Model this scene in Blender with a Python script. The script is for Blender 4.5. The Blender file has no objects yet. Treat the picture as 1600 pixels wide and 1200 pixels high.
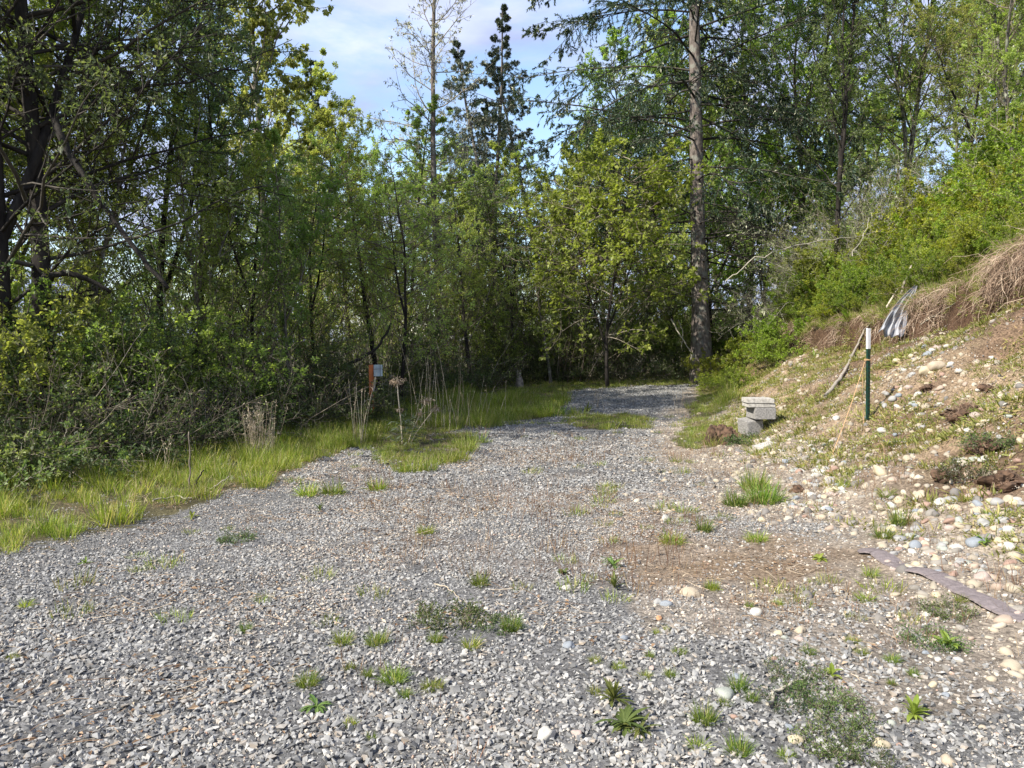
import bpy, math, random, re
import numpy as np
from mathutils import Vector, Matrix

SC = bpy.context.scene
COL = SC.collection
R = math.radians
random.seed(11)
rng = np.random.default_rng(11)

# ---------------------------------------------------------------- camera
EYE = 1.60
FPX = 1209.0
PITCH = math.atan(70.0 / FPX)
cd = bpy.data.cameras.new('camera')
cam = bpy.data.objects.new('camera', cd)
COL.objects.link(cam)
cd.sensor_width = 36.0
cd.lens = 36.0 * FPX / 1600.0
cd.clip_start = 0.05
cd.clip_end = 3000
cam.location = (0, 0, EYE)
cam.rotation_euler = (math.pi / 2 - PITCH, 0, 0)
SC.camera = cam

# ---------------------------------------------------------------- sky, sun, exposure
SUN_EL, SUN_AZ = 42.0, 235.0      # azimuth clockwise from +Y (the view direction)
SC.view_settings.view_transform = 'Standard'
SC.view_settings.look = 'None'
SC.view_settings.exposure = 1.15
SC.view_settings.gamma = 1.0
SC.view_settings.use_curve_mapping = False
w = bpy.data.worlds.new('World')
SC.world = w
w.use_nodes = True
nt = w.node_tree
nt.nodes.clear()


def nd(tree, t, **kw):
    n = tree.nodes.new(t)
    for k, v in kw.items():
        setattr(n, k, v)
    return n


sky = nd(nt, 'ShaderNodeTexSky', sky_type='NISHITA', sun_disc=False)
sky.sun_elevation = R(SUN_EL)
sky.sun_rotation = R(SUN_AZ)
sky.air_density = 1.0
sky.dust_density = 0.6
sky.ozone_density = 1.2
tc = nd(nt, 'ShaderNodeTexCoord')
mp = nd(nt, 'ShaderNodeMapping')
mp.inputs['Scale'].default_value = (1.0, 1.0, 2.6)
mp.inputs['Location'].default_value = (2.35, 0.3, 0.45)
cn = nd(nt, 'ShaderNodeTexNoise')
cn.inputs['Scale'].default_value = 2.6
cn.inputs['Detail'].default_value = 9
cn.inputs['Roughness'].default_value = 0.55
cn.inputs['Distortion'].default_value = 0.25
cr = nd(nt, 'ShaderNodeValToRGB')
cr.color_ramp.elements[0].position = 0.40
cr.color_ramp.elements[1].position = 0.52
cn2 = nd(nt, 'ShaderNodeTexNoise')
cn2.inputs['Scale'].default_value = 5.5
cn2.inputs['Detail'].default_value = 6
cc = nd(nt, 'ShaderNodeValToRGB')
cc.color_ramp.elements[0].position = 0.36
cc.color_ramp.elements[0].color = (1.75, 2.05, 3.2, 1)
cc.color_ramp.elements[1].position = 0.66
cc.color_ramp.elements[1].color = (3.0, 3.35, 4.4, 1)
mx = nd(nt, 'ShaderNodeMixRGB')
bg = nd(nt, 'ShaderNodeBackground')
bg.inputs['Strength'].default_value = 0.135
wo = nd(nt, 'ShaderNodeOutputWorld')
L = nt.links.new
L(tc.outputs['Generated'], mp.inputs['Vector'])
L(mp.outputs[0], cn.inputs['Vector'])
L(mp.outputs[0], cn2.inputs['Vector'])
L(cn.outputs['Fac'], cr.inputs[0])
L(cn2.outputs['Fac'], cc.inputs[0])
L(cr.outputs[0], mx.inputs[0])
L(sky.outputs[0], mx.inputs[1])
L(cc.outputs[0], mx.inputs[2])
L(mx.outputs[0], bg.inputs['Color'])
L(bg.outputs[0], wo.inputs['Surface'])

sd = bpy.data.lights.new('sun', 'SUN')
sd.energy = 4.3
sd.angle = R(0.53)
sd.color = (1.0, 0.94, 0.84)
sun = bpy.data.objects.new('sun', sd)
COL.objects.link(sun)
sv = Vector((math.sin(R(SUN_AZ)) * math.cos(R(SUN_EL)), math.cos(R(SUN_AZ)) * math.cos(R(SUN_EL)), math.sin(R(SUN_EL))))
sun.rotation_euler = sv.to_track_quat('Z', 'Y').to_euler()
sun.location = (-20, -10, 30)
SC.cycles.max_bounces = 8
SC.cycles.diffuse_bounces = 4
SC.cycles.transmission_bounces = 7
SC.cycles.transparent_max_bounces = 4


# ---------------------------------------------------------------- noise and terrain
def _hash(ix, iy, seed):
    h = (ix.astype(np.int64) * 374761393 + iy.astype(np.int64) * 668265263 + seed * 1442695041) & 0xFFFFFFFF
    h = ((h ^ (h >> 13)) * 1274126177) & 0xFFFFFFFF
    return ((h ^ (h >> 16)) & 0xFFFFFF) / float(0xFFFFFF)


def vnoise(x, y, s=0):
    x = np.asarray(x, float); y = np.asarray(y, float)
    ix = np.floor(x); iy = np.floor(y)
    fx = x - ix; fy = y - iy
    fx = fx * fx * (3 - 2 * fx); fy = fy * fy * (3 - 2 * fy)
    a = _hash(ix, iy, s); b = _hash(ix + 1, iy, s); c = _hash(ix, iy + 1, s); d = _hash(ix + 1, iy + 1, s)
    return (a * (1 - fx) + b * fx) * (1 - fy) + (c * (1 - fx) + d * fx) * fy


def fbm(x, y, s=0, o=4):
    r = 0.0; a = 0.5; n = 0.0
    for i in range(o):
        r = r + a * vnoise(x, y, s + i * 17)
        n += a; a *= 0.5; x = np.asarray(x) * 2.03 + 3.1; y = np.asarray(y) * 2.03 + 1.7
    return r / n


def sstep(a, b, x):
    t = np.clip((np.asarray(x, float) - a) / (b - a), 0, 1)
    return t * t * (3 - 2 * t)


def toe(y):
    return np.interp(y, [-20, 0, 4.5, 6, 7.2, 9.5, 12, 16, 20, 26, 40, 80], [4.2, 3.7, 3.15, 2.95, 2.75, 2.65, 2.8, 3.8, 4.9, 7.0, 11, 24])


def lipw(y):
    return np.interp(y, [0, 12, 16, 20, 26, 40], [4.3, 4.3, 3.3, 2.0, 1.8, 1.8])


def lipnoise(y):
    return 0.5 * (vnoise(np.asarray(y) * 0.8, np.asarray(y) * 0 + 3, 5) - 0.5) + 0.22 * (vnoise(np.asarray(y) * 2.7, np.asarray(y) * 0 + 9, 6) - 0.5)


def uprime(x, y):
    return (x - toe(y)) * 4.3 / lipw(y) + lipnoise(y)


def height(x, y):
    x = np.asarray(x, float); y = np.asarray(y, float)
    g = 0.40 * sstep(13, 24, y) - 1.4 * sstep(9, 24, -x) - 1.6 * sstep(32, 60, y)
    g = g + 0.035 * (fbm(x * 0.7, y * 0.7, 1, 3) - 0.5)
    u = uprime(x, y)
    f = np.interp(y, [0, 8, 10.5, 13, 18, 24, 40], [1.25, 1.32, 1.36, 1.08, 0.75, 0.7, 0.7])
    low = f * np.interp(u, [-.3, .5, 1.5, 3, 4.25, 4.36, 4.7], [0, .06, .34, 1.04, 1.52, 2.16, 2.38])
    ur = np.maximum(0, (x - toe(y)) - lipw(y) * 4.7 / 4.3)
    up = np.interp(ur, [0, 4, 10, 20, 60], [0, 2.2, 5.5, 8.8, 9.5])
    bank = sstep(0.2, 1.6, u) * (1 - sstep(4.2, 4.5, u))
    n = 0.32 * (fbm(x * 1.5, y * 1.5, 21, 4) - 0.5) + 0.17 * (fbm(x * 5.0, y * 5.0, 31, 4) - 0.5)
    # little slumped hollows cut in the bank
    for (hx, hy, r, d) in ((6.15, 9.6, .28, .26), (5.6, 8.1, .3, .14), (5.0, 6.6, .3, .12), (6.0, 8.3, .25, .15)):
        q = np.exp(-(((x - hx) ** 2 + ((y - hy) * 1.3) ** 2) / r ** 2))
        n = n - d * q
    lumps = sstep(4.3, 6, u) * 0.25 * (fbm(x * 0.8, y * 0.8, 41, 3) - 0.5)
    return g + low + up + bank * n + lumps


def normal(x, y, e=0.06):
    dx = (height(x + e, y) - height(x - e, y)) / (2 * e)
    dy = (height(x, y + e) - height(x, y - e)) / (2 * e)
    n = np.stack([-dx, -dy, np.ones_like(dx)], -1)
    return n / np.linalg.norm(n, axis=-1, keepdims=True)


def raydir(px, py):
    cx = (px - 800) / FPX; cz = -(py - 600) / FPX
    return np.array([cx, math.cos(PITCH) + cz * math.sin(PITCH), -math.sin(PITCH) + cz * math.cos(PITCH)])


def at(px, py, Y):
    d = raydir(px, py)
    return np.array([0, 0, EYE]) + d * (Y / d[1])


_T = np.concatenate([np.arange(1.5, 14, 0.012), np.arange(14, 90, 0.05)])


def gp(px, py):
    """ground point seen at a pixel of the photograph"""
    d = raydir(px, py)
    X = d[0] * _T; Y = d[1] * _T; Z = EYE + d[2] * _T
    below = Z < height(X, Y)
    i = int(np.argmax(below)) if below.any() else len(_T) - 1
    return float(X[i]), float(Y[i]), float(height(X[i], Y[i]))


def poly_world(pts):
    return np.array([gp(*p)[:2] for p in pts])


def inpoly(x, y, P):
    c = np.zeros(np.shape(x), bool)
    j = len(P) - 1
    for i in range(len(P)):
        xi, yi = P[i]; xj, yj = P[j]
        t = ((yi > y) != (yj > y)) & (x < (xj - xi) * (y - yi) / (yj - yi + 1e-12) + xi)
        c ^= t
        j = i
    return c


# ---------------------------------------------------------------- mesh helpers
class Acc:
    def __init__(s):
        s.v = []; s.q = []; s.t = []; s.qa = []; s.ta = []; s.n = 0

    def add(s, v, q=None, t=None, qa=None, ta=None):
        v = np.asarray(v, float).reshape(-1, 3)
        if q is not None and len(q):
            q = np.asarray(q, np.int64).reshape(-1, 4)
            s.q.append(q + s.n); s.qa.append(np.broadcast_to(0.5 if qa is None else qa, (len(q),)))
        if t is not None and len(t):
            t = np.asarray(t, np.int64).reshape(-1, 3)
            s.t.append(t + s.n); s.ta.append(np.broadcast_to(0.5 if ta is None else ta, (len(t),)))
        s.v.append(v); s.n += len(v)

    def mesh(s, name, mat=None, smooth=False):
        me = bpy.data.meshes.new(name)
        V = np.concatenate(s.v) if s.v else np.zeros((0, 3))
        Q = np.concatenate(s.q) if s.q else np.zeros((0, 4), np.int64)
        T = np.concatenate(s.t) if s.t else np.zeros((0, 3), np.int64)
        A = np.concatenate([*(s.qa), *(s.ta)]) if (s.qa or s.ta) else np.zeros(0)
        me.vertices.add(len(V)); me.vertices.foreach_set('co', V.astype(np.float32).ravel())
        nl = len(Q) * 4 + len(T) * 3
        me.loops.add(nl)
        me.loops.foreach_set('vertex_index', np.concatenate([Q.ravel(), T.ravel()]).astype(np.int32))
        me.polygons.add(len(Q) + len(T))
        st = np.concatenate([np.arange(len(Q)) * 4, len(Q) * 4 + np.arange(len(T)) * 3]).astype(np.int32)
        me.polygons.foreach_set('loop_start', st)
        me.polygons.foreach_set('use_smooth', np.full(len(Q) + len(T), smooth))
        me.update(calc_edges=True)
        at_ = me.attributes.new('rnd', 'FLOAT', 'FACE')
        at_.data.foreach_set('value', A.astype(np.float32))
        if mat: me.materials.append(mat)
        return me


def link(name, me, parent=None, **props):
    o = bpy.data.objects.new(name, me)
    COL.objects.link(o)
    if parent is not None: o.parent = parent
    for k, v in props.items():
        if v is not None: o[k] = v
    return o


def empty(name, loc, rz=0.0, s=1.0, **props):
    o = bpy.data.objects.new(name, None)
    COL.objects.link(o)
    o.empty_display_size = 0.2
    o.location = loc; o.rotation_euler = (0, 0, rz); o.scale = (s, s, s)
    for k, v in props.items():
        if v is not None: o[k] = v
    return o


def nrm(a):
    return a / np.maximum(np.linalg.norm(a, axis=-1, keepdims=True), 1e-9)


def tubes(acc, P, Rd, ns=4, rnd=0.5, cap=False):
    """P (n,k,3) centre lines, Rd (n,k) radii"""
    P = np.asarray(P, float)
    if P.ndim == 2: P = P[None]
    n, k, _ = P.shape
    Rd = np.broadcast_to(np.asarray(Rd, float), (n, k))
    T = nrm(np.gradient(P, axis=1))
    ref = np.where(np.abs(T[:, :1, 2:3]) > 0.85, np.array([1.0, 0, 0]), np.array([0, 0, 1.0]))
    U = nrm(np.cross(T, np.broadcast_to(ref, T.shape))); V = np.cross(T, U)
    a = np.arange(ns) * 2 * math.pi / ns
    ring = P[:, :, None] + Rd[:, :, None, None] * (np.cos(a)[None, None, :, None] * U[:, :, None] + np.sin(a)[None, None, :, None] * V[:, :, None])
    idx = np.arange(n * k * ns).reshape(n, k, ns)
    a0 = idx[:, :-1]; a1 = idx[:, 1:]
    q = np.stack([a0, np.roll(a0, -1, 2), np.roll(a1, -1, 2), a1], -1)
    rq = np.repeat(np.broadcast_to(rnd, (n,)), (k - 1) * ns)
    t = None; ta = None
    if cap:
        tl = []
        for i in range(n):
            for e in (0, k - 1):
                r_ = idx[i, e]
                for j in range(1, ns - 1):
                    tl.append((r_[0], r_[j], r_[j + 1]))
        t = tl; ta = 0.5
    acc.add(ring, q.reshape(-1, 4), t, rq, ta)


def leaves(acc, C, D, N, Ln, W, rnd, fold=0.15):
    D = nrm(D); S = nrm(np.cross(D, N)); Nn = np.cross(S, D)
    Ln = np.asarray(Ln).reshape(-1, 1); W = np.asarray(W).reshape(-1, 1)
    m = C + D * Ln * 0.45 + Nn * W * fold
    v = np.stack([C, m + S * W * 0.5, C + D * Ln, m - S * W * 0.5], 1)
    n = len(C)
    acc.add(v, np.arange(n * 4).reshape(n, 4), None, rnd)


def grow(O, D, Ln, k, curve=0.0, jit=0.12, rg=None):
    """paths from origins O along D with length Ln; curve >0 turns up, <0 droops"""
    rg = rg or rng
    O = np.asarray(O, float).reshape(-1, 3); D = nrm(np.asarray(D, float).reshape(-1, 3))
    n = len(O); Ln = np.broadcast_to(Ln, (n,))
    P = np.zeros((n, k, 3)); P[:, 0] = O
    d = D.copy(); step = (Ln / (k - 1))[:, None]
    for i in range(1, k):
        d = nrm(d + np.array([0, 0, 1.0]) * curve / (k - 1) + rg.normal(0, jit, (n, 3)))
        P[:, i] = P[:, i - 1] + d * step
    return P


def sample(P, f):
    """points and tangents on paths P (n,k,3) at fractions f (n,m)"""
    n, k, _ = P.shape
    s = np.clip(f, 0, 0.9999) * (k - 1)
    i = s.astype(int); fr = (s - i)[..., None]
    r = np.arange(n)[:, None]
    a = P[r, i]; b = P[r, i + 1]
    return a * (1 - fr) + b * fr, nrm(b - a)


def children(P, Ln, m, f0, f1, spread, ratio, k, curve, jit, flat=0.0, taper=0.6):
    n = len(P)
    f = rng.uniform(f0, f1, (n, m))
    C, T = sample(P, f)
    C = C.reshape(-1, 3); T = T.reshape(-1, 3)
    rv = rng.normal(0, 1, C.shape); rv[:, 2] *= (1 - flat)
    rv = nrm(rv - T * np.sum(rv * T, -1, keepdims=True))
    D = nrm(T * math.cos(spread) + rv * math.sin(spread))
    L2 = np.repeat(Ln, m) * ratio * (1 - taper * f.ravel()) * rng.uniform(0.6, 1.25, n * m)
    return grow(C, D, L2, k, curve, jit), L2


# ---------------------------------------------------------------- materials
def mat_new(name):
    m = bpy.data.materials.new(name); m.use_nodes = True
    t = m.node_tree; t.nodes.clear()
    o = nd(t, 'ShaderNodeOutputMaterial')
    return m, t, o


def ramp(t, stops, interp='LINEAR'):
    r = nd(t, 'ShaderNodeValToRGB'); cr_ = r.color_ramp; cr_.interpolation = interp
    while len(cr_.elements) > len(stops): cr_.elements.remove(cr_.elements[-1])
    while len(cr_.elements) < len(stops): cr_.elements.new(0.5)
    for e, (p, c) in zip(cr_.elements, stops):
        e.position = p; e.color = (*c, 1)
    return r


def leaf_mat(name, stops, trans=0.4, tboost=1.5, huevar=0.03, valvar=0.25, rough=0.5):
    m, t, o = mat_new(name)
    a = nd(t, 'ShaderNodeAttribute', attribute_name='rnd')
    rp = ramp(t, stops); t.links.new(a.outputs['Fac'], rp.inputs[0])
    oi = nd(t, 'ShaderNodeObjectInfo')
    hs = nd(t, 'ShaderNodeHueSaturation')
    mr = nd(t, 'ShaderNodeMapRange'); mr.inputs['To Min'].default_value = 0.5 - huevar; mr.inputs['To Max'].default_value = 0.5 + huevar
    t.links.new(oi.outputs['Random'], mr.inputs['Value']); t.links.new(mr.outputs[0], hs.inputs['Hue'])
    mv = nd(t, 'ShaderNodeMapRange'); mv.inputs['To Min'].default_value = 1 - valvar; mv.inputs['To Max'].default_value = 1 + valvar
    md = nd(t, 'ShaderNodeMath', operation='FRACT'); mm = nd(t, 'ShaderNodeMath', operation='MULTIPLY'); mm.inputs[1].default_value = 7.31
    t.links.new(oi.outputs['Random'], mm.inputs[0]); t.links.new(mm.outputs[0], md.inputs[0]); t.links.new(md.outputs[0], mv.inputs['Value'])
    t.links.new(mv.outputs[0], hs.inputs['Value']); t.links.new(rp.outputs[0], hs.inputs['Color'])
    p = nd(t, 'ShaderNodeBsdfPrincipled'); p.inputs['Roughness'].default_value = rough
    p.inputs['Specular IOR Level'].default_value = 0.35
    t.links.new(hs.outputs[0], p.inputs['Base Color'])
    tr = nd(t, 'ShaderNodeBsdfTranslucent')
    g = nd(t, 'ShaderNodeMixRGB', blend_type='MULTIPLY'); g.inputs[0].default_value = 1
    g.inputs[2].default_value = (tboost * 1.05, tboost * 1.1, tboost * 0.55, 1)
    t.links.new(hs.outputs[0], g.inputs[1]); t.links.new(g.outputs[0], tr.inputs['Color'])
    ms = nd(t, 'ShaderNodeMixShader'); ms.inputs[0].default_value = trans
    t.links.new(p.outputs[0], ms.inputs[1]); t.links.new(tr.outputs[0], ms.inputs[2])
    t.links.new(ms.outputs[0], o.inputs['Surface'])
    return m


def tint_mat(name, stops, rough=0.85, nscale=30.0, namt=0.35, bump=0.0, bscale=60.0, interp='LINEAR', spec=0.3, objvar=0.0, coord='Object'):
    """colour by the per-face 'rnd' value, with fine noise over it"""
    m, t, o = mat_new(name)
    a = nd(t, 'ShaderNodeAttribute', attribute_name='rnd')
    rp = ramp(t, stops, interp); t.links.new(a.outputs['Fac'], rp.inputs[0])
    tcn = nd(t, 'ShaderNodeTexCoord')
    nz = nd(t, 'ShaderNodeTexNoise'); nz.inputs['Scale'].default_value = nscale; nz.inputs['Detail'].default_value = 5
    t.links.new(tcn.outputs[coord], nz.inputs['Vector'])
    mr = nd(t, 'ShaderNodeMapRange'); mr.inputs['From Min'].default_value = .3; mr.inputs['From Max'].default_value = .7
    mr.inputs['To Min'].default_value = 1 - namt; mr.inputs['To Max'].default_value = 1 + namt
    t.links.new(nz.outputs['Fac'], mr.inputs['Value'])
    g = nd(t, 'ShaderNodeHueSaturation'); t.links.new(rp.outputs[0], g.inputs['Color'])
    if objvar:
        oi = nd(t, 'ShaderNodeObjectInfo'); mo = nd(t, 'ShaderNodeMapRange')
        mo.inputs['To Min'].default_value = 1 - objvar; mo.inputs['To Max'].default_value = 1 + objvar
        t.links.new(oi.outputs['Random'], mo.inputs['Value'])
        mu = nd(t, 'ShaderNodeMath', operation='MULTIPLY'); t.links.new(mr.outputs[0], mu.inputs[0]); t.links.new(mo.outputs[0], mu.inputs[1])
        t.links.new(mu.outputs[0], g.inputs['Value'])
    else:
        t.links.new(mr.outputs[0], g.inputs['Value'])
    p = nd(t, 'ShaderNodeBsdfPrincipled'); p.inputs['Roughness'].default_value = rough
    p.inputs['Specular IOR Level'].default_value = spec
    t.links.new(g.outputs[0], p.inputs['Base Color'])
    if bump:
        nb = nd(t, 'ShaderNodeTexNoise'); nb.inputs['Scale'].default_value = bscale; nb.inputs['Detail'].default_value = 6
        t.links.new(tcn.outputs[coord], nb.inputs['Vector'])
        b = nd(t, 'ShaderNodeBump'); b.inputs['Strength'].default_value = bump; b.inputs['Distance'].default_value = 0.02
        t.links.new(nb.outputs['Fac'], b.inputs['Height']); t.links.new(b.outputs[0], p.inputs['Normal'])
    t.links.new(p.outputs[0], o.inputs['Surface'])
    return m


def bark_mat(name, c1, c2, scale=8.0, bump=0.6, lichen=None):
    m, t, o = mat_new(name)
    tcn = nd(t, 'ShaderNodeTexCoord')
    mpn = nd(t, 'ShaderNodeMapping'); mpn.inputs['Scale'].default_value = (1, 1, 0.28)
    t.links.new(tcn.outputs['Object'], mpn.inputs['Vector'])
    nz = nd(t, 'ShaderNodeTexNoise'); nz.inputs['Scale'].default_value = scale; nz.inputs['Detail'].default_value = 8; nz.inputs['Roughness'].default_value = .65
    t.links.new(mpn.outputs[0], nz.inputs['Vector'])
    rp = ramp(t, [(0.35, c1), (0.65, c2)]); t.links.new(nz.outputs['Fac'], rp.inputs[0])
    last = rp.outputs[0]
    if lichen:
        n2 = nd(t, 'ShaderNodeTexNoise'); n2.inputs['Scale'].default_value = 5; n2.inputs['Detail'].default_value = 6
        t.links.new(tcn.outputs['Object'], n2.inputs['Vector'])
        r2 = ramp(t, [(0.52, (0, 0, 0)), (0.60, (1, 1, 1))]); t.links.new(n2.outputs['Fac'], r2.inputs[0])
        mxx = nd(t, 'ShaderNodeMixRGB'); t.links.new(r2.outputs[0], mxx.inputs[0]); t.links.new(last, mxx.inputs[1]); mxx.inputs[2].default_value = (*lichen, 1)
        last = mxx.outputs[0]
    p = nd(t, 'ShaderNodeBsdfPrincipled'); p.inputs['Roughness'].default_value = .9; p.inputs['Specular IOR Level'].default_value = .2
    t.links.new(last, p.inputs['Base Color'])
    b = nd(t, 'ShaderNodeBump'); b.inputs['Strength'].default_value = bump; b.inputs['Distance'].default_value = 0.03
    t.links.new(nz.outputs['Fac'], b.inputs['Height']); t.links.new(b.outputs[0], p.inputs['Normal'])
    t.links.new(p.outputs[0], o.inputs['Surface'])
    return m


M = {}
M['leaf_alder'] = leaf_mat('alder leaves', [(0, (.11, .145, .038)), (.5, (.19, .24, .066)), (1, (.29, .33, .11))], .52, 2.1)
M['leaf_light'] = leaf_mat('young light green leaves', [(0, (.15, .195, .055)), (.5, (.25, .305, .09)), (1, (.36, .40, .15))], .52, 2.0)
M['leaf_birch'] = leaf_mat('cottonwood leaves', [(0, (.09, .125, .03)), (.5, (.20, .24, .07)), (1, (.36, .38, .17))], .45, 2.0, rough=.35)
M['leaf_dark'] = leaf_mat('dark fine leaves', [(0, (.055, .085, .042)), (.6, (.105, .145, .066)), (1, (.17, .20, .09))], .48, 2.0)
M['leaf_maple'] = leaf_mat('bright maple leaves', [(0, (.10, .14, .022)), (.5, (.17, .22, .040)), (1, (.27, .31, .08))], .48, 2.0)
M['leaf_shrub'] = leaf_mat('bright shrub leaves', [(0, (.10, .14, .016)), (.5, (.20, .25, .030)), (1, (.32, .35, .06))], .42, 1.9)
M['leaf_bramble'] = leaf_mat('dark bramble leaves', [(0, (.034, .055, .022)), (.6, (.074, .105, .038)), (1, (.15, .18, .07))], .40, 2.0)
M['leaf_pale'] = leaf_mat('pale bush leaves', [(0, (.10, .15, .05)), (.5, (.17, .22, .08)), (1, (.26, .30, .13))], .40, 1.6)
M['needle'] = leaf_mat('fir needles', [(0, (.022, .042, .026)), (.5, (.045, .070, .038)), (.85, (.085, .11, .055)), (1, (.16, .14, .07))], .25, 1.6)
M['needle_blue'] = leaf_mat('grey blue needles', [(0, (.030, .050, .040)), (.5, (.065, .090, .066)), (1, (.13, .15, .11))], .22, 1.5)
M['lichen'] = tint_mat('hanging lichen', [(0, (.20, .21, .12)), (.5, (.33, .34, .22)), (1, (.45, .45, .32))], .95, 20, .2)
M['bark_dark'] = bark_mat('dark bark', (.012, .010, .009), (.042, .036, .031))
M['bark_grey'] = bark_mat('grey lichened bark', (.06, .052, .045), (.16, .145, .125), lichen=(.24, .25, .19))
M['bark_fir'] = bark_mat('fir bark', (.055, .045, .038), (.22, .185, .16), 16, 1.0, lichen=(.20, .195, .165))
M['twig'] = tint_mat('twigs', [(0, (.07, .055, .04)), (.5, (.14, .115, .085)), (1, (.26, .23, .18))], .9, 12, .3)
M['twig_dark'] = tint_mat('dark twigs', [(0, (.015, .012, .010)), (.7, (.042, .036, .030)), (1, (.085, .075, .06))], .9, 12, .3)
M['twig_pale'] = tint_mat('bleached twigs', [(0, (.16, .13, .10)), (.5, (.30, .27, .21)), (1, (.46, .43, .35))], .9, 12, .3)
M['grass'] = leaf_mat('green grass', [(0, (.095, .14, .022)), (.45, (.19, .25, .032)), (.72, (.29, .34, .05)), (.84, (.33, .29, .13)), (1, (.44, .37, .22))], .40, 1.7, huevar=.015)
M['grass_dark'] = leaf_mat('tuft grass', [(0, (.07, .12, .018)), (.6, (.14, .20, .03)), (.85, (.22, .27, .05)), (1, (.38, .32, .15))], .35, 1.6, huevar=.015)
M['straw'] = tint_mat('dry straw stalks', [(0, (.26, .20, .13)), (.5, (.40, .33, .23)), (1, (.55, .48, .36))], .8, 10, .2)
M['root'] = tint_mat('hanging dry roots', [(0, (.10, .065, .045)), (.4, (.24, .165, .115)), (.8, (.38, .28, .20)), (1, (.50, .41, .31))], .9, 10, .2)
M['moss'] = leaf_mat('low yellow green plants', [(0, (.10, .12, .025)), (.5, (.20, .22, .045)), (.8, (.30, .28, .09)), (1, (.36, .27, .13))], .3, 1.5, huevar=.02)
M['redweed'] = leaf_mat('reddish dry weeds', [(0, (.12, .06, .035)), (.5, (.22, .12, .07)), (1, (.30, .22, .12))], .25, 1.3, huevar=.01)
GRAVEL = [(0, (.105, .104, .100)), (.25, (.172, .170, .163)), (.5, (.235, .232, .222)), (.75, (.295, .290, .275)), (.88, (.33, .322, .30)), (.93, (.25, .21, .165)), (.98, (.27, .25, .22)), (1, (.40, .39, .36))]
M['gravel'] = tint_mat('crushed grey gravel', GRAVEL, .75, 45, .22, spec=.35)
M['pebble'] = tint_mat('mixed sandy pebbles', [(0, (.10, .10, .10)), (.2, (.19, .18, .17)), (.45, (.30, .27, .23)), (.7, (.40, .35, .28)), (.9, (.52, .47, .39)), (1, (.34, .20, .14))], .8, 45, .22, spec=.3)
M['cobble'] = tint_mat('river cobbles', [(0, (.14, .13, .12)), (.25, (.235, .215, .185)), (.5, (.30, .26, .20)), (.75, (.355, .305, .225)), (.92, (.42, .375, .30)), (1, (.26, .17, .125))], .8, 25, .18, spec=.25, objvar=.12)


# ---------------------------------------------------------------- the ground
def axis(segs):
    out = []
    for a, b, st in segs:
        out.append(np.arange(a, b, st))
    out.append([segs[-1][1]])
    return np.concatenate(out)


xs = axis([(-900, -60, 60), (-60, -14, 2.0), (-14, -6, .25), (-6, 2, .09), (2, 9.5, .045), (9.5, 16, .14), (16, 40, 1.0), (40, 900, 60)])
ys = axis([(-60, 0, 6), (0, 2, .4), (2, 12, .05), (12, 22, .09), (22, 36, .35), (36, 80, 2), (80, 1500, 80)])
X, Y = np.meshgrid(xs, ys)
Z = height(X, Y)

grass_polys = [poly_world(p) for p in (
    [(-120, 905), (0, 868), (60, 862), (125, 832), (215, 820), (300, 800), (335, 775), (405, 765), (452, 735), (520, 705), (600, 690), (700, 650), (560, 600), (300, 640), (0, 700), (-300, 760)],
    [(575, 700), (600, 725), (650, 738), (720, 715), (740, 690), (720, 672), (640, 668), (590, 680)],
    [(700, 672), (770, 665), (830, 655), (880, 640), (885, 620), (905, 608), (1000, 603), (1110, 600), (1110, 575), (600, 585), (560, 640)],
    [(870, 660), (930, 672), (1010, 668), (1025, 655), (980, 645), (900, 650)],
    [(1040, 690), (1085, 700), (1130, 690), (1120, 650), (1150, 600), (1110, 590), (1080, 640)],
)]


def grassmask(x, y):
    x_ = x + 0.35 * (vnoise(x * 1.5, y * 1.5, 71) - 0.5); y_ = y + 0.6 * (vnoise(x * 1.5, y * 1.5, 72) - 0.5) + 0.55 * (vnoise(x * 6, y * 6, 73) - 0.5) + .35 * (_hash(np.floor(x * 23), np.floor(y * 23), 74) - .5)
    m = np.zeros(np.shape(x), bool)
    for P in grass_polys: m |= inpoly(x_, y_, P)
    return m


dirt_poly = poly_world([(950, 850), (1000, 905), (1130, 905), (1290, 930), (1400, 905), (1360, 855), (1250, 838), (1150, 850), (1050, 845)])
sand_poly = poly_world([(980, 900), (960, 1000), (1130, 1010), (1290, 1040), (1400, 1120), (1620, 1140), (1700, 900), (1340, 860), (1200, 900)])


def masks(x, y):
    """grey gravel share, dirt share, vegetated share"""
    u = uprime(x, y)
    wob = 1.2 * (fbm(x * 1.1, y * 1.1, 81, 4) - 0.5)
    g = 1 - sstep(-1.4, -0.1, u + wob)
    sx = x + .5 * (vnoise(x * 1.3, y * 1.3, 75) - .5); sy = y + .5 * (vnoise(x * 1.3, y * 1.3, 76) - .5)
    sandm = inpoly(sx, sy, sand_poly); dm = inpoly(sx, sy, dirt_poly)
    g = np.where(sandm, g * 0.3, g)
    g = np.where(dm, 0.05, g)
    veg = grassmask(x, y)
    forest = (y > 10.5 + 0.9 * (x + 5.5) * (x > -5.5) * 1.0) & (x < -1)
    return g, dm, veg


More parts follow.
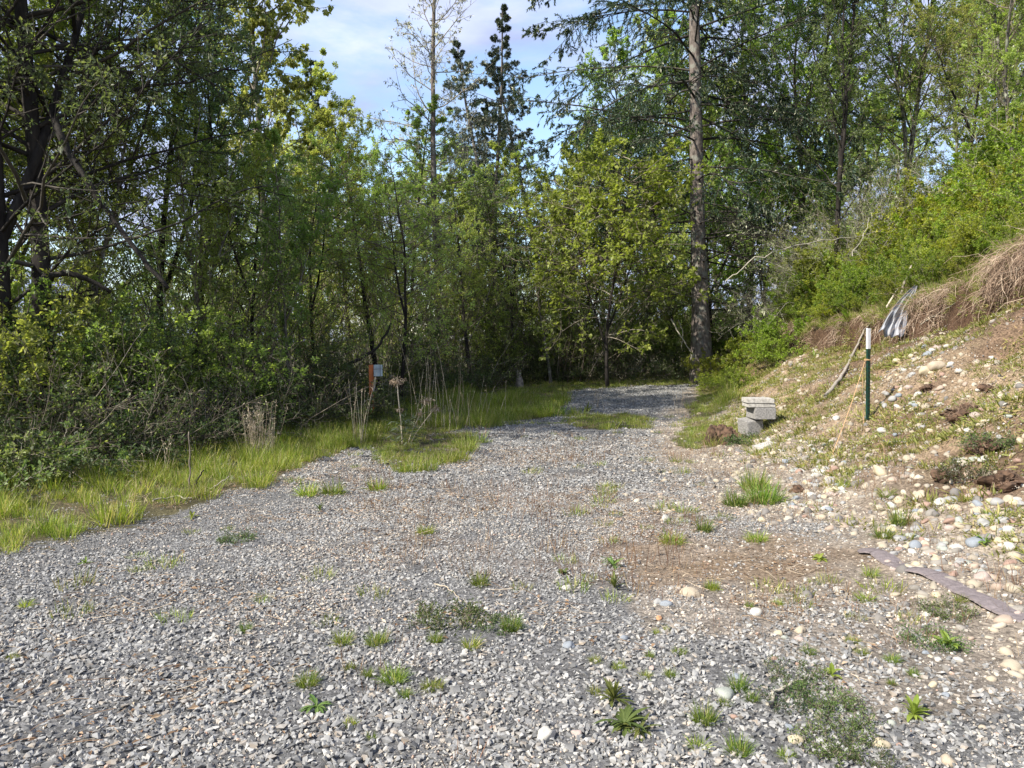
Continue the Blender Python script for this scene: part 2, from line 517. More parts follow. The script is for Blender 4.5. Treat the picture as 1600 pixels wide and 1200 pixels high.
fine = (X > -7) & (X < 12) & (Y > 1.5) & (Y < 30)
g_, d_, v_ = masks(X, Y)
u_ = uprime(X, Y)
n1 = fbm(X * 3, Y * 3, 91, 5)[..., None]; n2 = fbm(X * 0.9, Y * 0.9, 95, 4)[..., None]; n3 = vnoise(X * 14, Y * 14, 97)[..., None]
c_grav = np.array([.13, .128, .125]) * (0.7 + .6 * n1)
c_sand = np.array([.25, .21, .165]) * (0.75 + .5 * n1)
c_dirt = np.array([.20, .145, .095]) * (0.65 + .7 * n1)
_w = sstep(.40, .62, n2 + .5 * (n1 - .5))
c_bank = (np.array([.135, .092, .060]) * _w + np.array([.235, .175, .115]) * (1 - _w)) * (0.55 + .9 * n1)
c_soil = np.array([.085, .075, .04]) * (0.6 + .8 * n1)
bm = sstep(0.3, 1.6, u_ + 1.5 * (n2[..., 0] - .5))[..., None]
Cc = c_grav * g_[..., None] + c_sand * (1 - g_[..., None])
_p = np.exp(-((X - .6) / 1.5) ** 2 - ((Y - 6.8) / 1.7) ** 2)[..., None] * sstep(.4, .6, n2)
Cc = Cc * (1 - .8 * _p) + np.array([.23, .17, .12]) * (.7 + .6 * n1) * .8 * _p
_d = np.zeros(X.shape)
for _k in range(10):
    _a = _k * 2.4; _r = .06 + .045 * _k
    _d += inpoly(X + _r * math.cos(_a) + .5 * (fbm(X * 3, Y * 3, 78, 3) - .5), Y + _r * math.sin(_a) + .7 * (fbm(X * 3, Y * 3, 79, 3) - .5), dirt_poly)
_d = (_d / 10)[..., None] * sstep(.36, .60, n1) * .85
Cc = Cc * (1 - _d) + c_dirt * .85 * _d
Cc = Cc * (1 - bm) + c_bank * bm
vm = (v_ | (u_ > 4.45))[..., None]
_lip_shade = (sstep(3.75, 4.1, u_) * (1 - sstep(4.36, 4.5, u_)))[..., None]  # undercut below the bank lip: its shade is put into the soil colour
Cc = Cc * (1 - _lip_shade) + np.array([.07, .042, .026]) * _lip_shade
Cc = np.where(vm, c_soil, Cc)
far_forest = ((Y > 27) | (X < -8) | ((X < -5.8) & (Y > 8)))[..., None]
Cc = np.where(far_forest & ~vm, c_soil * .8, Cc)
Cc = Cc * (0.8 + 0.4 * n3)

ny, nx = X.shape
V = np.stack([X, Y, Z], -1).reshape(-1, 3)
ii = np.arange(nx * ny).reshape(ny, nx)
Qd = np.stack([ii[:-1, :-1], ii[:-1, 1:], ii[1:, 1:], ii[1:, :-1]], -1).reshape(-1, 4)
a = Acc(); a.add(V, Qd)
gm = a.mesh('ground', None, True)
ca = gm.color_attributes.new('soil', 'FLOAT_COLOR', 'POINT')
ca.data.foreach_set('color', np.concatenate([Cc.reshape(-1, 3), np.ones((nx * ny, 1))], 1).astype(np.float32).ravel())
m, t, o = mat_new('ground soil and grit')
at1 = nd(t, 'ShaderNodeAttribute', attribute_name='soil')
tcn = nd(t, 'ShaderNodeTexCoord')
vo = nd(t, 'ShaderNodeTexVoronoi'); vo.inputs['Scale'].default_value = 55
nz = nd(t, 'ShaderNodeTexNoise'); nz.inputs['Scale'].default_value = 40; nz.inputs['Detail'].default_value = 8; nz.inputs['Roughness'].default_value = .7
t.links.new(tcn.outputs['Object'], vo.inputs['Vector']); t.links.new(tcn.outputs['Object'], nz.inputs['Vector'])
sx_ = nd(t, 'ShaderNodeSeparateColor'); t.links.new(vo.outputs['Color'], sx_.inputs[0])
mr1 = nd(t, 'ShaderNodeMapRange'); mr1.inputs['To Min'].default_value = .6; mr1.inputs['To Max'].default_value = 1.5
t.links.new(sx_.outputs[0], mr1.inputs['Value'])
mr2 = nd(t, 'ShaderNodeMapRange'); mr2.inputs['From Min'].default_value = .3; mr2.inputs['From Max'].default_value = .7; mr2.inputs['To Min'].default_value = .65; mr2.inputs['To Max'].default_value = 1.3
t.links.new(nz.outputs['Fac'], mr2.inputs['Value'])
mu = nd(t, 'ShaderNodeMath', operation='MULTIPLY'); t.links.new(mr1.outputs[0], mu.inputs[0]); t.links.new(mr2.outputs[0], mu.inputs[1])
hv = nd(t, 'ShaderNodeHueSaturation'); t.links.new(at1.outputs['Color'], hv.inputs['Color']); t.links.new(mu.outputs[0], hv.inputs['Value'])
p = nd(t, 'ShaderNodeBsdfPrincipled'); p.inputs['Roughness'].default_value = .95; p.inputs['Specular IOR Level'].default_value = .15
t.links.new(hv.outputs[0], p.inputs['Base Color'])
b1 = nd(t, 'ShaderNodeBump'); b1.inputs['Strength'].default_value = .8; b1.inputs['Distance'].default_value = .03
t.links.new(nz.outputs['Fac'], b1.inputs['Height']); t.links.new(b1.outputs[0], p.inputs['Normal'])
t.links.new(p.outputs[0], o.inputs['Surface'])
gm.materials.append(m)
link('ground', gm, None, kind='structure', label='gravel clearing with an eroded earth bank rising beside it')


# ---------------------------------------------------------------- scatter of uncountable things
def euler_from(N, yaw, tilt=1.0):
    """euler angles that turn z to N after a yaw"""
    N = nrm(np.stack([N[:, 0] * tilt, N[:, 1] * tilt, N[:, 2]], -1))
    X0 = np.stack([np.cos(yaw), np.sin(yaw), np.zeros_like(yaw)], -1)
    Xa = nrm(X0 - N * np.sum(X0 * N, -1, keepdims=True)); Ya = np.cross(N, Xa)
    ry = -np.arcsin(np.clip(Xa[:, 2], -1, 1)); rx = np.arctan2(Ya[:, 2], N[:, 2]); rz = np.arctan2(Xa[:, 1], Xa[:, 0])
    return np.stack([rx, ry, rz], -1)


def scatter(name, label, x, y, z, rot, scl, protos, parent_kind='stuff'):
    n = len(x)
    me = bpy.data.meshes.new(name)
    me.vertices.add(n); me.vertices.foreach_set('co', np.stack([x, y, z], -1).astype(np.float32).ravel())
    for nm, val in (('rot', rot), ('scl', scl)):
        A = me.attributes.new(nm, 'FLOAT_VECTOR', 'POINT')
        A.data.foreach_set('vector', np.asarray(val, np.float32).ravel())
    A = me.attributes.new('pick', 'INT', 'POINT'); A.data.foreach_set('value', rng.integers(0, len(protos), n).astype(np.int32))
    me.update()
    o = link(name, me, None, kind='stuff', label=label)
    col = bpy.data.collections.new(name + ' pieces')
    for i, pm in enumerate(protos):
        po = bpy.data.objects.new('%s_piece' % name, pm); col.objects.link(po)
    g = bpy.data.node_groups.new(name + ' scatter', 'GeometryNodeTree')
    g.interface.new_socket('Geometry', in_out='INPUT', socket_type='NodeSocketGeometry')
    g.interface.new_socket('Geometry', in_out='OUTPUT', socket_type='NodeSocketGeometry')
    gi = g.nodes.new('NodeGroupInput'); go = g.nodes.new('NodeGroupOutput')
    ci = g.nodes.new('GeometryNodeCollectionInfo'); ci.inputs['Collection'].default_value = col
    ci.inputs['Separate Children'].default_value = True; ci.inputs['Reset Children'].default_value = True
    ip = g.nodes.new('GeometryNodeInstanceOnPoints'); ip.inputs['Pick Instance'].default_value = True

    def na(nm, dt):
        q = g.nodes.new('GeometryNodeInputNamedAttribute'); q.data_type = dt; q.inputs['Name'].default_value = nm
        return next(s for s in q.outputs if s.enabled and s.name == 'Attribute')
    g.links.new(gi.outputs[0], ip.inputs['Points']); g.links.new(ci.outputs[0], ip.inputs['Instance'])
    g.links.new(na('pick', 'INT'), ip.inputs['Instance Index'])
    er = g.nodes.new('FunctionNodeEulerToRotation'); g.links.new(na('rot', 'FLOAT_VECTOR'), er.inputs[0])
    g.links.new(er.outputs[0], ip.inputs['Rotation'])
    g.links.new(na('scl', 'FLOAT_VECTOR'), ip.inputs['Scale'])
    g.links.new(ip.outputs[0], go.inputs[0])
    md = o.modifiers.new('scatter', 'NODES'); md.node_group = g
    return o


def hull_rocks(n, flat=.6):
    import bmesh
    out = []
    for i in range(n):
        bm_ = bmesh.new()
        pts = rng.normal(0, 1, (9, 3)); pts = nrm(pts) * rng.uniform(.75, 1.05, (9, 1)) * np.array([1, rng.uniform(.6, 1), flat * rng.uniform(.6, 1.2)])
        for q in pts: bm_.verts.new(q)
        bmesh.ops.convex_hull(bm_, input=bm_.verts)
        loose = [v for v in bm_.verts if not v.link_faces]
        bmesh.ops.delete(bm_, geom=loose, context='VERTS')
        bm_.verts.index_update()
        V_ = np.array([v.co[:] for v in bm_.verts]); T_ = [[v.index for v in f.verts] for f in bm_.faces]
        T_ = np.array([q[:3] for q in T_])
        out.append((V_, T_)); bm_.free()
    return out


def ico(sub, jag=.0, sx=(1, 1, 1), seed=0, flat_bottom=False):
    import bmesh
    bm_ = bmesh.new(); bmesh.ops.create_icosphere(bm_, subdivisions=sub, radius=1)
    V_ = np.array([v.co[:] for v in bm_.verts]); T_ = np.array([[v.index for v in f.verts] for f in bm_.faces]); bm_.free()
    if jag:
        d = 1 + jag * ((vnoise(V_[:, 0] * 1.3 + 9 * seed, V_[:, 1] * 1.3 + V_[:, 2] * 1.1, seed) - .5) * 2 + .4 * (vnoise(V_[:, 0] * 3.3 + V_[:, 2] * 2, V_[:, 1] * 3.1 + V_[:, 2] * 2.3 + 5, seed + 3) - .5))
        V_ = V_ * d[:, None]
    # superellipsoid squaring for a river-worn look
    return V_ * np.array(sx), T_


ROCKS = hull_rocks(26)
ROUND = [ico(1, .22, (1, rng.uniform(.65, .95), rng.uniform(.45, .75)), s) for s in range(16)]


def rotmat(n):
    q = nrm(rng.normal(0, 1, (n, 4)))
    w_, x_, y_, z_ = q.T
    return np.stack([np.stack([1 - 2 * (y_ * y_ + z_ * z_), 2 * (x_ * y_ - z_ * w_), 2 * (x_ * z_ + y_ * w_)], -1),
                     np.stack([2 * (x_ * y_ + z_ * w_), 1 - 2 * (x_ * x_ + z_ * z_), 2 * (y_ * z_ - x_ * w_)], -1),
                     np.stack([2 * (x_ * z_ - y_ * w_), 2 * (y_ * z_ + x_ * w_), 1 - 2 * (x_ * x_ + y_ * y_)], -1)], 1)


def cluster(name, kinds, n, rad, smin, smax, mat, tumble=.45, smooth=False, pw=2.0):
    ac = Acc()
    for i in range(n):
        V_, T_ = kinds[rng.integers(len(kinds))]
        s = smin + (smax - smin) * rng.random() ** pw
        yaw = rng.uniform(0, 6.28); cz, sz = math.cos(yaw), math.sin(yaw)
        Rz = np.array([[cz, -sz, 0], [sz, cz, 0], [0, 0, 1]])
        tx, ty = rng.normal(0, tumble, 2)
        Rx = np.array([[1, 0, 0], [0, math.cos(tx), -math.sin(tx)], [0, math.sin(tx), math.cos(tx)]])
        Ry = np.array([[math.cos(ty), 0, math.sin(ty)], [0, 1, 0], [-math.sin(ty), 0, math.cos(ty)]])
        v = (V_ * s) @ (Rz @ Rx @ Ry).T
        r_ = rad * math.sqrt(rng.random()); th = rng.uniform(0, 6.28)
        v = v + np.array([r_ * math.cos(th), r_ * math.sin(th), s * rng.uniform(.15, .5)])
        c = rng.random()
        ac.add(v, None, T_, None, np.clip(c + rng.normal(0, .02, len(T_)), 0, 1))
    return ac.mesh(name, mat, smooth)


def cells(x0, x1, y0, y1, dens):
    n = int((x1 - x0) * (y1 - y0) * dens)
    return rng.uniform(x0, x1, n), rng.uniform(y0, y1, n)


def frustum(x, y, m_=.8):
    return (np.abs(x) < .70 * y + m_)


G1 = [cluster('gravel_cluster', ROCKS, 38, .14, .006, .021, M['gravel'], pw=1.7) for i in range(12)]
G3 = [cluster('gravel_cluster', ROCKS + ROUND[:4], 46, .14, .0035, .011, M['pebble'], pw=1.6) for i in range(8)]
G2 = [cluster('gravel_cluster', ROCKS, 30, .18, .012, .030, M['gravel']) for i in range(8)]
PB = [cluster('pebble_cluster', ROUND + ROCKS[:6], 26, .15, .004, .013, M['pebble'], smooth=False, pw=2.5) for i in range(10)]

# near gravel
x, y = cells(-6, 4.5, 2.0, 8.2, 125); k_ = frustum(x, y); x, y = x[k_], y[k_]
g, dm, vg = masks(x, y)
k_ = (rng.random(len(x)) < np.clip(g * 1.15 * (0.75 + .8 * (fbm(x * 1.2, y * 1.2, 111, 3) - .35)), 0.02, 1)) & (~vg | (rng.random(len(x)) < .12)); x, y = x[k_], y[k_]
n = len(x); N = normal(x, y)
s = rng.uniform(.8, 1.25, n) * (0.62 + 0.60 * fbm(x * .8, y * .8, 115, 2)) * np.interp(y, [2.5, 5.5], [1.28, .95])
scatter('gravel', 'crushed grey gravel covering the clearing', x, y, height(x, y) - .004, euler_from(N, rng.uniform(0, 6.28, n)), np.stack([s, s, s], -1), G1)
x, y = cells(-11, 9, 8.2, 27, 38); k_ = frustum(x, y); x, y = x[k_], y[k_]
g, dm, vg = masks(x, y)
k_ = (rng.random(len(x)) < g * 1.05) & (~vg | (rng.random(len(x)) < .06)) & (x > -8); x, y = x[k_], y[k_]
n = len(x); N = normal(x, y); s = rng.uniform(.8, 1.2, n)
scatter('gravel', 'crushed grey gravel running back to the trees', x, y, height(x, y) - .004, euler_from(N, rng.uniform(0, 6.28, n)), np.stack([s, s, s], -1), G2)
x, y = cells(-6, 4.5, 2.0, 12, 42); k_ = frustum(x, y); x, y = x[k_], y[k_]
g, dm, vg = masks(x, y)
k_ = (g > .5) & ~vg & (rng.random(len(x)) < np.clip((fbm(x * .9 + 4, y * .6, 113, 3) - .41) * 6, .08, 1)); x, y = x[k_], y[k_]
n = len(x); N = normal(x, y); s = rng.uniform(.8, 1.2, n)
scatter('gravel', 'fine brownish grit between the crushed stones', x, y, height(x, y) + .004, euler_from(N, rng.uniform(0, 6.28, n)), np.stack([s, s, s], -1), G3)
# sandy pebbles: between the gravel stones, on the brown ground and over the bank
x, y = cells(-5, 9.5, 2.0, 16, 48); k_ = frustum(x, y); x, y = x[k_], y[k_]
g, dm, vg = masks(x, y); u = uprime(x, y)
pr = np.where(dm, .42, 1 - g * .85) * np.where(u > .6, .20 + 1.3 * np.clip(fbm(x * 1.4, y * 1.4, 131, 3) - .45, 0, 1) * 2, 1) * (u < 4.2)
k_ = (rng.random(len(x)) < pr) & ~vg; x, y = x[k_], y[k_]
n = len(x); N = normal(x, y); s = rng.uniform(.7, 1.5, n)
scatter('pebbles', 'sandy pebbles and grit on brown ground and bank', x, y, height(x, y) - .003, euler_from(N, rng.uniform(0, 6.28, n)), np.stack([s, s, s], -1), PB)
# many small cobbles over the bank and at its foot
CB = []
for i in range(14):
    V_, T_ = ico(2, .42, (1, rng.uniform(.6, .92), rng.uniform(.5, .75)), 40 + i)
    ac = Acc(); ac.add(V_, None, T_, None, (i + .5) / 14); CB.append(ac.mesh('cobble_piece', M['cobble'], True))
x, y = cells(.6, 9.5, 2.6, 18, 110); k_ = frustum(x, y); x, y = x[k_], y[k_]
u = uprime(x, y)
foot = np.exp(-((u - .35) / .8) ** 2) * sstep(12, 8.5, y) * 1.5 * (.45 + 1.1 * sstep(.38, .55, fbm(x * 1.7, y * 1.7, 143, 3)))
rib = np.clip((fbm(x * 1.3 + 5, y * 1.3, 141, 3) - .50) * 6, 0, 1) * (u > .3) * (u < 4.1) * .75
pr = np.maximum(foot, rib) + .05 * (u > -1.6) * (u < 4.1) + .20 * (u > .3) * (u < 4.1) * (vnoise(x * 2.5, y * 2.5, 147) > .35)
g, dm, vg = masks(x, y)
k_ = (rng.random(len(x)) < pr * .9) & ~dm; x, y = x[k_], y[k_]
n = len(x); N = normal(x, y); s = .013 + .040 * rng.random(n) ** 2.2
scatter('cobble_rubble', 'small pale river stones strewn over the earth bank', x, y, height(x, y) - s * .05, euler_from(N, rng.uniform(0, 6.28, n)) + rng.normal(0, .2, (n, 3)), np.stack([s, s, s], -1), CB)


# ---------------------------------------------------------------- grass protos
def tuft_mesh(name, n, rad, h0, h1, wd, mat, lean=.35, droop=.5, flatc=.0):
    ac = Acc()
    th = rng.uniform(0, 6.28, n); r_ = rad * np.sqrt(rng.random(n))
    O = np.stack([r_ * np.cos(th), r_ * np.sin(th), np.full(n, -.01)], -1)
    out = th + rng.normal(0, .7, n)
    ln_ = rng.uniform(h0, h1, n); le = np.abs(rng.normal(lean, lean * .5, n)) + flatc
    D = np.stack([np.cos(out) * np.sin(le), np.sin(out) * np.sin(le), np.cos(le)], -1)
    P = grow(O, D, ln_, 4, -droop, .05)
    T = nrm(np.gradient(P, axis=1)); S = nrm(np.cross(T, np.array([0, 0, 1.0]) + rng.normal(0, .3, (n, 1, 3))))
    W_ = wd * rng.uniform(.6, 1.3, (n, 1)) * np.array([[.8, 1, .7, .06]])
    A_ = P + S * W_[..., None] / 2; B_ = P - S * W_[..., None] / 2
    v = np.stack([A_, B_], 2).reshape(n, 8, 3)
    q = np.array([[0, 1, 3, 2], [2, 3, 5, 4], [4, 5, 7, 6]])
    Q_ = (np.arange(n)[:, None, None] * 8 + q[None]).reshape(-1, 4)
    ac.add(v, Q_, None, np.repeat(rng.random(n), 3))
    return ac.mesh(name, mat)


GR = [tuft_mesh('grass_clump', 70, .13, .10, .26, .0055, M['grass']) for i in range(5)]
GL = [tuft_mesh('grass_clump', 60, .13, .05, .13, .005, M['grass']) for i in range(4)]
MS = [tuft_mesh('low_plant_clump', 45, .10, .02, .07, .008, M['moss'], .7, .4) for i in range(5)]
RW = [tuft_mesh('reddish_weed_clump', 12, .10, .05, .17, .003, M['redweed'], .3, .1) for i in range(4)]

x, y = cells(-9, 8.5, 4.5, 27, 55); k_ = frustum(x, y) & grassmask(x, y); x, y = x[k_], y[k_]
lowp = inpoly(x, y, grass_polys[1]) | inpoly(x, y, grass_polys[3]) | inpoly(x, y, grass_polys[4]) | (x > -.05 * y) & (y > 18)
edge = fbm(x * 2, y * 2, 151, 3)
k_ = (rng.random(len(x)) < np.where(edge > .45, 1, .22)) & ~lowp; xa, ya = x[k_], y[k_]
n = len(xa); s = rng.uniform(.5, 1.15, n) * (.6 + .8 * fbm(xa * 1.5, ya * 1.5, 155, 2)) * np.interp(ya, [5, 12, 20], [.9, 1.05, 1.3])
scatter('grass', 'bright green grass strip between gravel and brush', xa, ya, height(xa, ya), euler_from(normal(xa, ya), rng.uniform(0, 6.28, n), .3), np.stack([s, s, s * rng.uniform(.8, 1.2, n)], -1), GR)
x, y = x[lowp], y[lowp]; k_ = rng.random(len(x)) < .7; x, y = x[k_], y[k_]
x2, y2 = cells(-4, 8.5, 4, 16, 3); k_ = frustum(x2, y2) & (fbm(x2 * .9, y2 * .9, 161, 3) > .60) & (uprime(x2, y2) < 0); x2, y2 = x2[k_], y2[k_]
x = np.concatenate([x, x2]); y = np.concatenate([y, y2]); n = len(x); s = rng.uniform(.4, 1.0, n)
scatter('grass', 'short thin grass creeping over the gravel', x, y, height(x, y), euler_from(normal(x, y), rng.uniform(0, 6.28, n), .5), np.stack([s, s, s], -1), GL)
# bank greens
x, y = cells(1.8, 12, 3.5, 26, 100); k_ = frustum(x, y); x, y = x[k_], y[k_]; u = uprime(x, y)
fl = fbm(x * 1.1, y * 1.1, 171, 4)
pr = np.where((u > .5) & (u < 4.3), np.clip((fl - .42 + .13 * sstep(8, 12, y) - .03 * sstep(10, 6, y)) * 8, 0, 1) * np.interp(y, [6, 9, 12], [.5, .85, 1]), 0) + .03 * (u > 0)
k_ = (rng.random(len(x)) < pr) & (u < 4.4); xb, yb = x[k_], y[k_]; n = len(xb); s = rng.uniform(.6, 1.7, n)
scatter('bank_plants', 'low yellow green weeds growing on the earth bank', xb, yb, height(xb, yb), euler_from(normal(xb, yb), rng.uniform(0, 6.28, n), .7), np.stack([s, s, s], -1), MS)
k_ = (u > 4.3) & (u < 7.5) & (rng.random(len(x)) < .5); xb, yb = x[k_], y[k_]; n = len(xb); s = rng.uniform(.5, 1.2, n)
k2 = rng.random(n) < .999
scatter('grass', 'long grass along the top of the bank', xb, yb, height(xb, yb), euler_from(normal(xb, yb), rng.uniform(0, 6.28, n), .3), np.stack([s, s, s], -1), GR + GL)
x, y = cells(-3, 4.2, 2.6, 13, 22); k_ = frustum(x, y) & ((fbm(x * 1.1, y * 1.1, 181, 3) > .5 - .12 * np.exp(-((x - .6) / 1.4) ** 2 - ((y - 6.6) / 1.6) ** 2))) & ~grassmask(x, y) & (x > -.22 * y); x, y = x[k_], y[k_]; n = len(x); s = rng.uniform(.5, 1.2, n)
scatter('dry_weeds', 'thin reddish dry weeds standing in the gravel', x, y, height(x, y), euler_from(normal(x, y), rng.uniform(0, 6.28, n), .3), np.stack([s, s, s], -1), RW)
SCATTER_END = True

# ---------------------------------------------------------------- trees
def tree_proto(H=10, r0=.12, t0=.25, nprim=36, prof=None, el=45, curve=.5, m2=7, m3=6, nl=12, leaf=(.065, .045), lm='leaf_alder', bm_='bark_dark',
               tm='twig_dark', lean=(.02, .0), wander=.03, jit=.12, spread2=45, spread3=45, droop=0.0, conifer=False, lichen=0, ratio2=.42, ratio3=.5,
               leafdroop=.2, fork=0, dead=0, flare=1.4, cluster_leaf=False, c2=.3, c3=.1, lichlen=.10):
    tr, br, cr_, li = Acc(), Acc(), Acc(), Acc()
    K = 18
    P0 = grow([[0, 0, -.25]], [[lean[0], lean[1], 1]], H, K, .15, wander)
    tt = np.linspace(0, 1, K)
    rad = r0 * (1 - .88 * tt ** .9); rad[0] *= flare; rad[1] *= 1 + (flare - 1) * .25
    rad = rad * (1 + rng.normal(0, .04, K))
    # finer trunk rings for a trunk seen close
    tubes(tr, P0, rad[None], 9)
    stems = [(P0, H, 1.0)]
    for _ in range(fork):
        f = rng.uniform(.18, .4)
        c, tg = sample(P0, np.array([[f]]))
        a_ = rng.uniform(0, 6.28)
        Pf = grow(c[0], [[math.cos(a_) * .45, math.sin(a_) * .45, 1]], H * (1 - f) * .9, 12, .4, .05)
        tubes(tr, Pf, (r0 * .6 * (1 - .85 * np.linspace(0, 1, 12)))[None], 7)
        stems.append((Pf, H * (1 - f), .7))
    for (Ps, Hs, wt) in stems:
        n1 = int(nprim * wt)
        f = np.sort(t0 + (1 - t0) * (np.arange(n1) + rng.uniform(0, 1, n1)) / n1)
        f = np.clip(f, 0, .985)[None]
        C, T = sample(Ps, f); C = C[0]; f = f[0]
        az = np.arange(n1) * 2.39996 + rng.normal(0, .5, n1)
        e_ = np.radians(el if np.isscalar(el) else np.interp(f, *el)) + rng.normal(0, .15, n1)
        D = np.stack([np.cos(az) * np.cos(e_), np.sin(az) * np.cos(e_), np.sin(e_)], -1)
        L1 = H * np.interp(f, *prof) * rng.uniform(.65, 1.2, n1)
        P1 = grow(C, D, L1, 8, curve, jit * (.5 if conifer else 1.0))
        r1 = np.minimum(r0 * .30, .008 + L1 * .0085) * (.62 if conifer else .78)
        tubes(br, P1, r1[:, None] * (1 - .85 * np.linspace(0, 1, 8)), 5, rng.random(n1))
        isdead = f < dead
        P2, L2 = children(P1, L1, m2, .15, 1, R(spread2), ratio2, 5, c2 if not conifer else -.1, jit, flat=.75 if conifer else .2)
        r2 = .004 + L2 * .006
        tubes(br, P2, r2[:, None] * (1 - .8 * np.linspace(0, 1, 5)), 4, rng.random(len(L2)))
        P3, L3 = children(P2, L2, m3, .1, 1, R(spread3), ratio3, 3, (-droop if conifer else c3), jit, flat=.5 if conifer else .1)
        L3 = np.maximum(L3, .12)
        tubes(br, P3, np.full((len(L3), 3), .0035) * np.array([[1.2, 1, .4]]), 3, rng.random(len(L3)))
        d3 = np.repeat(np.repeat(isdead, m2), m3)
        alive = P3[~d3]
        if nl and len(alive):
            nn = len(alive)
            ff = rng.uniform(.05, 1, (nn, nl))
            C, T = sample(alive, ff)
            C = C.reshape(-1, 3); T = T.reshape(-1, 3)
            tw = np.repeat(rng.random(nn), nl); q = rng.random(nn * nl)
            if conifer:
                rv = nrm(rng.normal(0, 1, C.shape)); rv[:, 2] -= droop * .4
                Dl = nrm(T * .9 + rv * .75)
                leaves(cr_, C, Dl, rv + np.array([0, 0, .6]), leaf[0] * rng.uniform(.6, 1.3, len(C)), leaf[1] * rng.uniform(.7, 1.2, len(C)), np.clip(.35 * tw + .65 * q, 0, 1), .05)
            else:
                rv = rng.normal(0, 1, C.shape); rv[:, 2] -= leafdroop * 2
                Dl = nrm(T * .5 + rv * .7)
                Nl = rng.normal(0, .55, C.shape) + np.array([0, 0, 1.0])
                C = C + rv * .012
                s_ = rng.uniform(.55, 1.25, len(C))
                leaves(cr_, C, Dl, Nl, leaf[0] * s_, leaf[1] * s_, np.clip(.4 * tw + .6 * q, 0, 1), .18)
        if lichen:
            srcs = P3[rng.random(len(P3)) < lichen]
            if len(srcs):
                nn = len(srcs); ml = 5
                C, T = sample(srcs, rng.uniform(0, 1, (nn, ml))); C = C.reshape(-1, 3)
                Dl = rng.normal(0, .55, C.shape) + np.array([0, 0, -.75])
                leaves(li, C, Dl, rng.normal(0, 1, C.shape), rng.uniform(.4, 1.3, len(C)) * lichlen, rng.uniform(.015, .04, len(C)), rng.random(len(C)), .1)
    out = [('trunk', tr.mesh('trunk', M[bm_], True)), ('branches', br.mesh('branches', M[tm], True))]
    if cr_.n: out.append(('crown', cr_.mesh('crown', M[lm])))
    if li.n: out.append(('lichen', li.mesh('lichen', M['lichen'])))
    return out


def bush_proto(H=1.8, n0=16, rad=.35, el=(35, 85), curve=-.4, m2=9, m3=4, nl=8, leaf=(.07, .05), lm='leaf_shrub', tm='twig', f0=.15, lichen=0, ratio=.38, spread=50, jit=.12, r=.008, extra=0, ns=8):
    st, cr_, li = Acc(), Acc(), Acc()
    az = rng.uniform(0, 6.28, n0); e_ = np.radians(rng.uniform(el[0], el[1], n0)); rr = rad * np.sqrt(rng.random(n0))
    O = np.stack([rr * np.cos(az), rr * np.sin(az), np.full(n0, -.05)], -1)
    D = np.stack([np.cos(az) * np.cos(e_), np.sin(az) * np.cos(e_), np.sin(e_)], -1)
    L0 = H * rng.uniform(.7, 1.3, n0)
    P1 = grow(O, D, L0, ns, curve, jit * .6)
    tubes(st, P1, (r * np.ones(n0))[:, None] * (1 - .7 * np.linspace(0, 1, ns)), 4, rng.random(n0))
    P2, L2 = children(P1, L0, m2, f0, 1, R(spread), ratio, 4, .2, jit)
    tubes(st, P2, np.full((len(L2), 4), .0035) * np.array([[1.2, 1, .8, .4]]), 3, rng.random(len(L2)))
    P3 = P2; L3 = L2
    if m3:
        P3, L3 = children(P2, L2, m3, .2, 1, R(45), .5, 3, .1, jit)
        tubes(st, P3, np.full((len(L3), 3), .0028), 3, rng.random(len(L3)))
    if nl:
        nn = len(P3)
        C, T = sample(P3, rng.uniform(.1, 1, (nn, nl))); C = C.reshape(-1, 3); T = T.reshape(-1, 3)
        tw = np.repeat(rng.random(nn), nl); q = rng.random(nn * nl)
        rv = rng.normal(0, 1, C.shape); Dl = nrm(T * .6 + rv * .7); Nl = rng.normal(0, .5, C.shape) + np.array([0, 0, 1.0])
        s_ = rng.uniform(.5, 1.25, len(C))
        leaves(cr_, C + rv * .015, Dl, Nl, leaf[0] * s_, leaf[1] * s_, np.clip(.4 * tw + .6 * q, 0, 1), .2)
    if lichen:
        srcs = P2[rng.random(len(P2)) < lichen]; nn = len(srcs)
        C, T = sample(srcs, rng.uniform(0, 1, (nn, 6))); C = C.reshape(-1, 3)
        leaves(li, C, rng.normal(0, .7, C.shape) + np.array([0, 0, -.5]), rng.normal(0, 1, C.shape), rng.uniform(.03, .10, len(C)), rng.uniform(.012, .035, len(C)), rng.random(len(C)), .1)
    out = [('stems', st.mesh('stems', M[tm], True))]
    if cr_.n: out.append(('foliage', cr_.mesh('foliage', M[lm])))
    if li.n: out.append(('lichen', li.mesh('lichen', M['lichen'])))
    return out


def place(name, parts, x, y, s=1.0, rz=None, label=None, cat=None, group=None, z=None, tilt=(0, 0), sz=None):
    if rz is None: rz = rng.uniform(0, 6.28)
    zz = float(height(x, y)) if z is None else z
    e = empty(name, (x, y, zz), rz, s, label=label, category=cat, group=group)
    if sz: e.scale = (s, s, s * sz)
    e.rotation_euler = (tilt[0], tilt[1], rz)
    for nm, me in parts: link(nm, me, e, kind='stuff' if nm == 'lichen' else None)
    return e


def placepx(name, parts, px, Yd, *a_, **k_):
    q = at(px, 560, Yd)
    return place(name, parts, float(q[0]), float(q[1]), *a_, **k_)


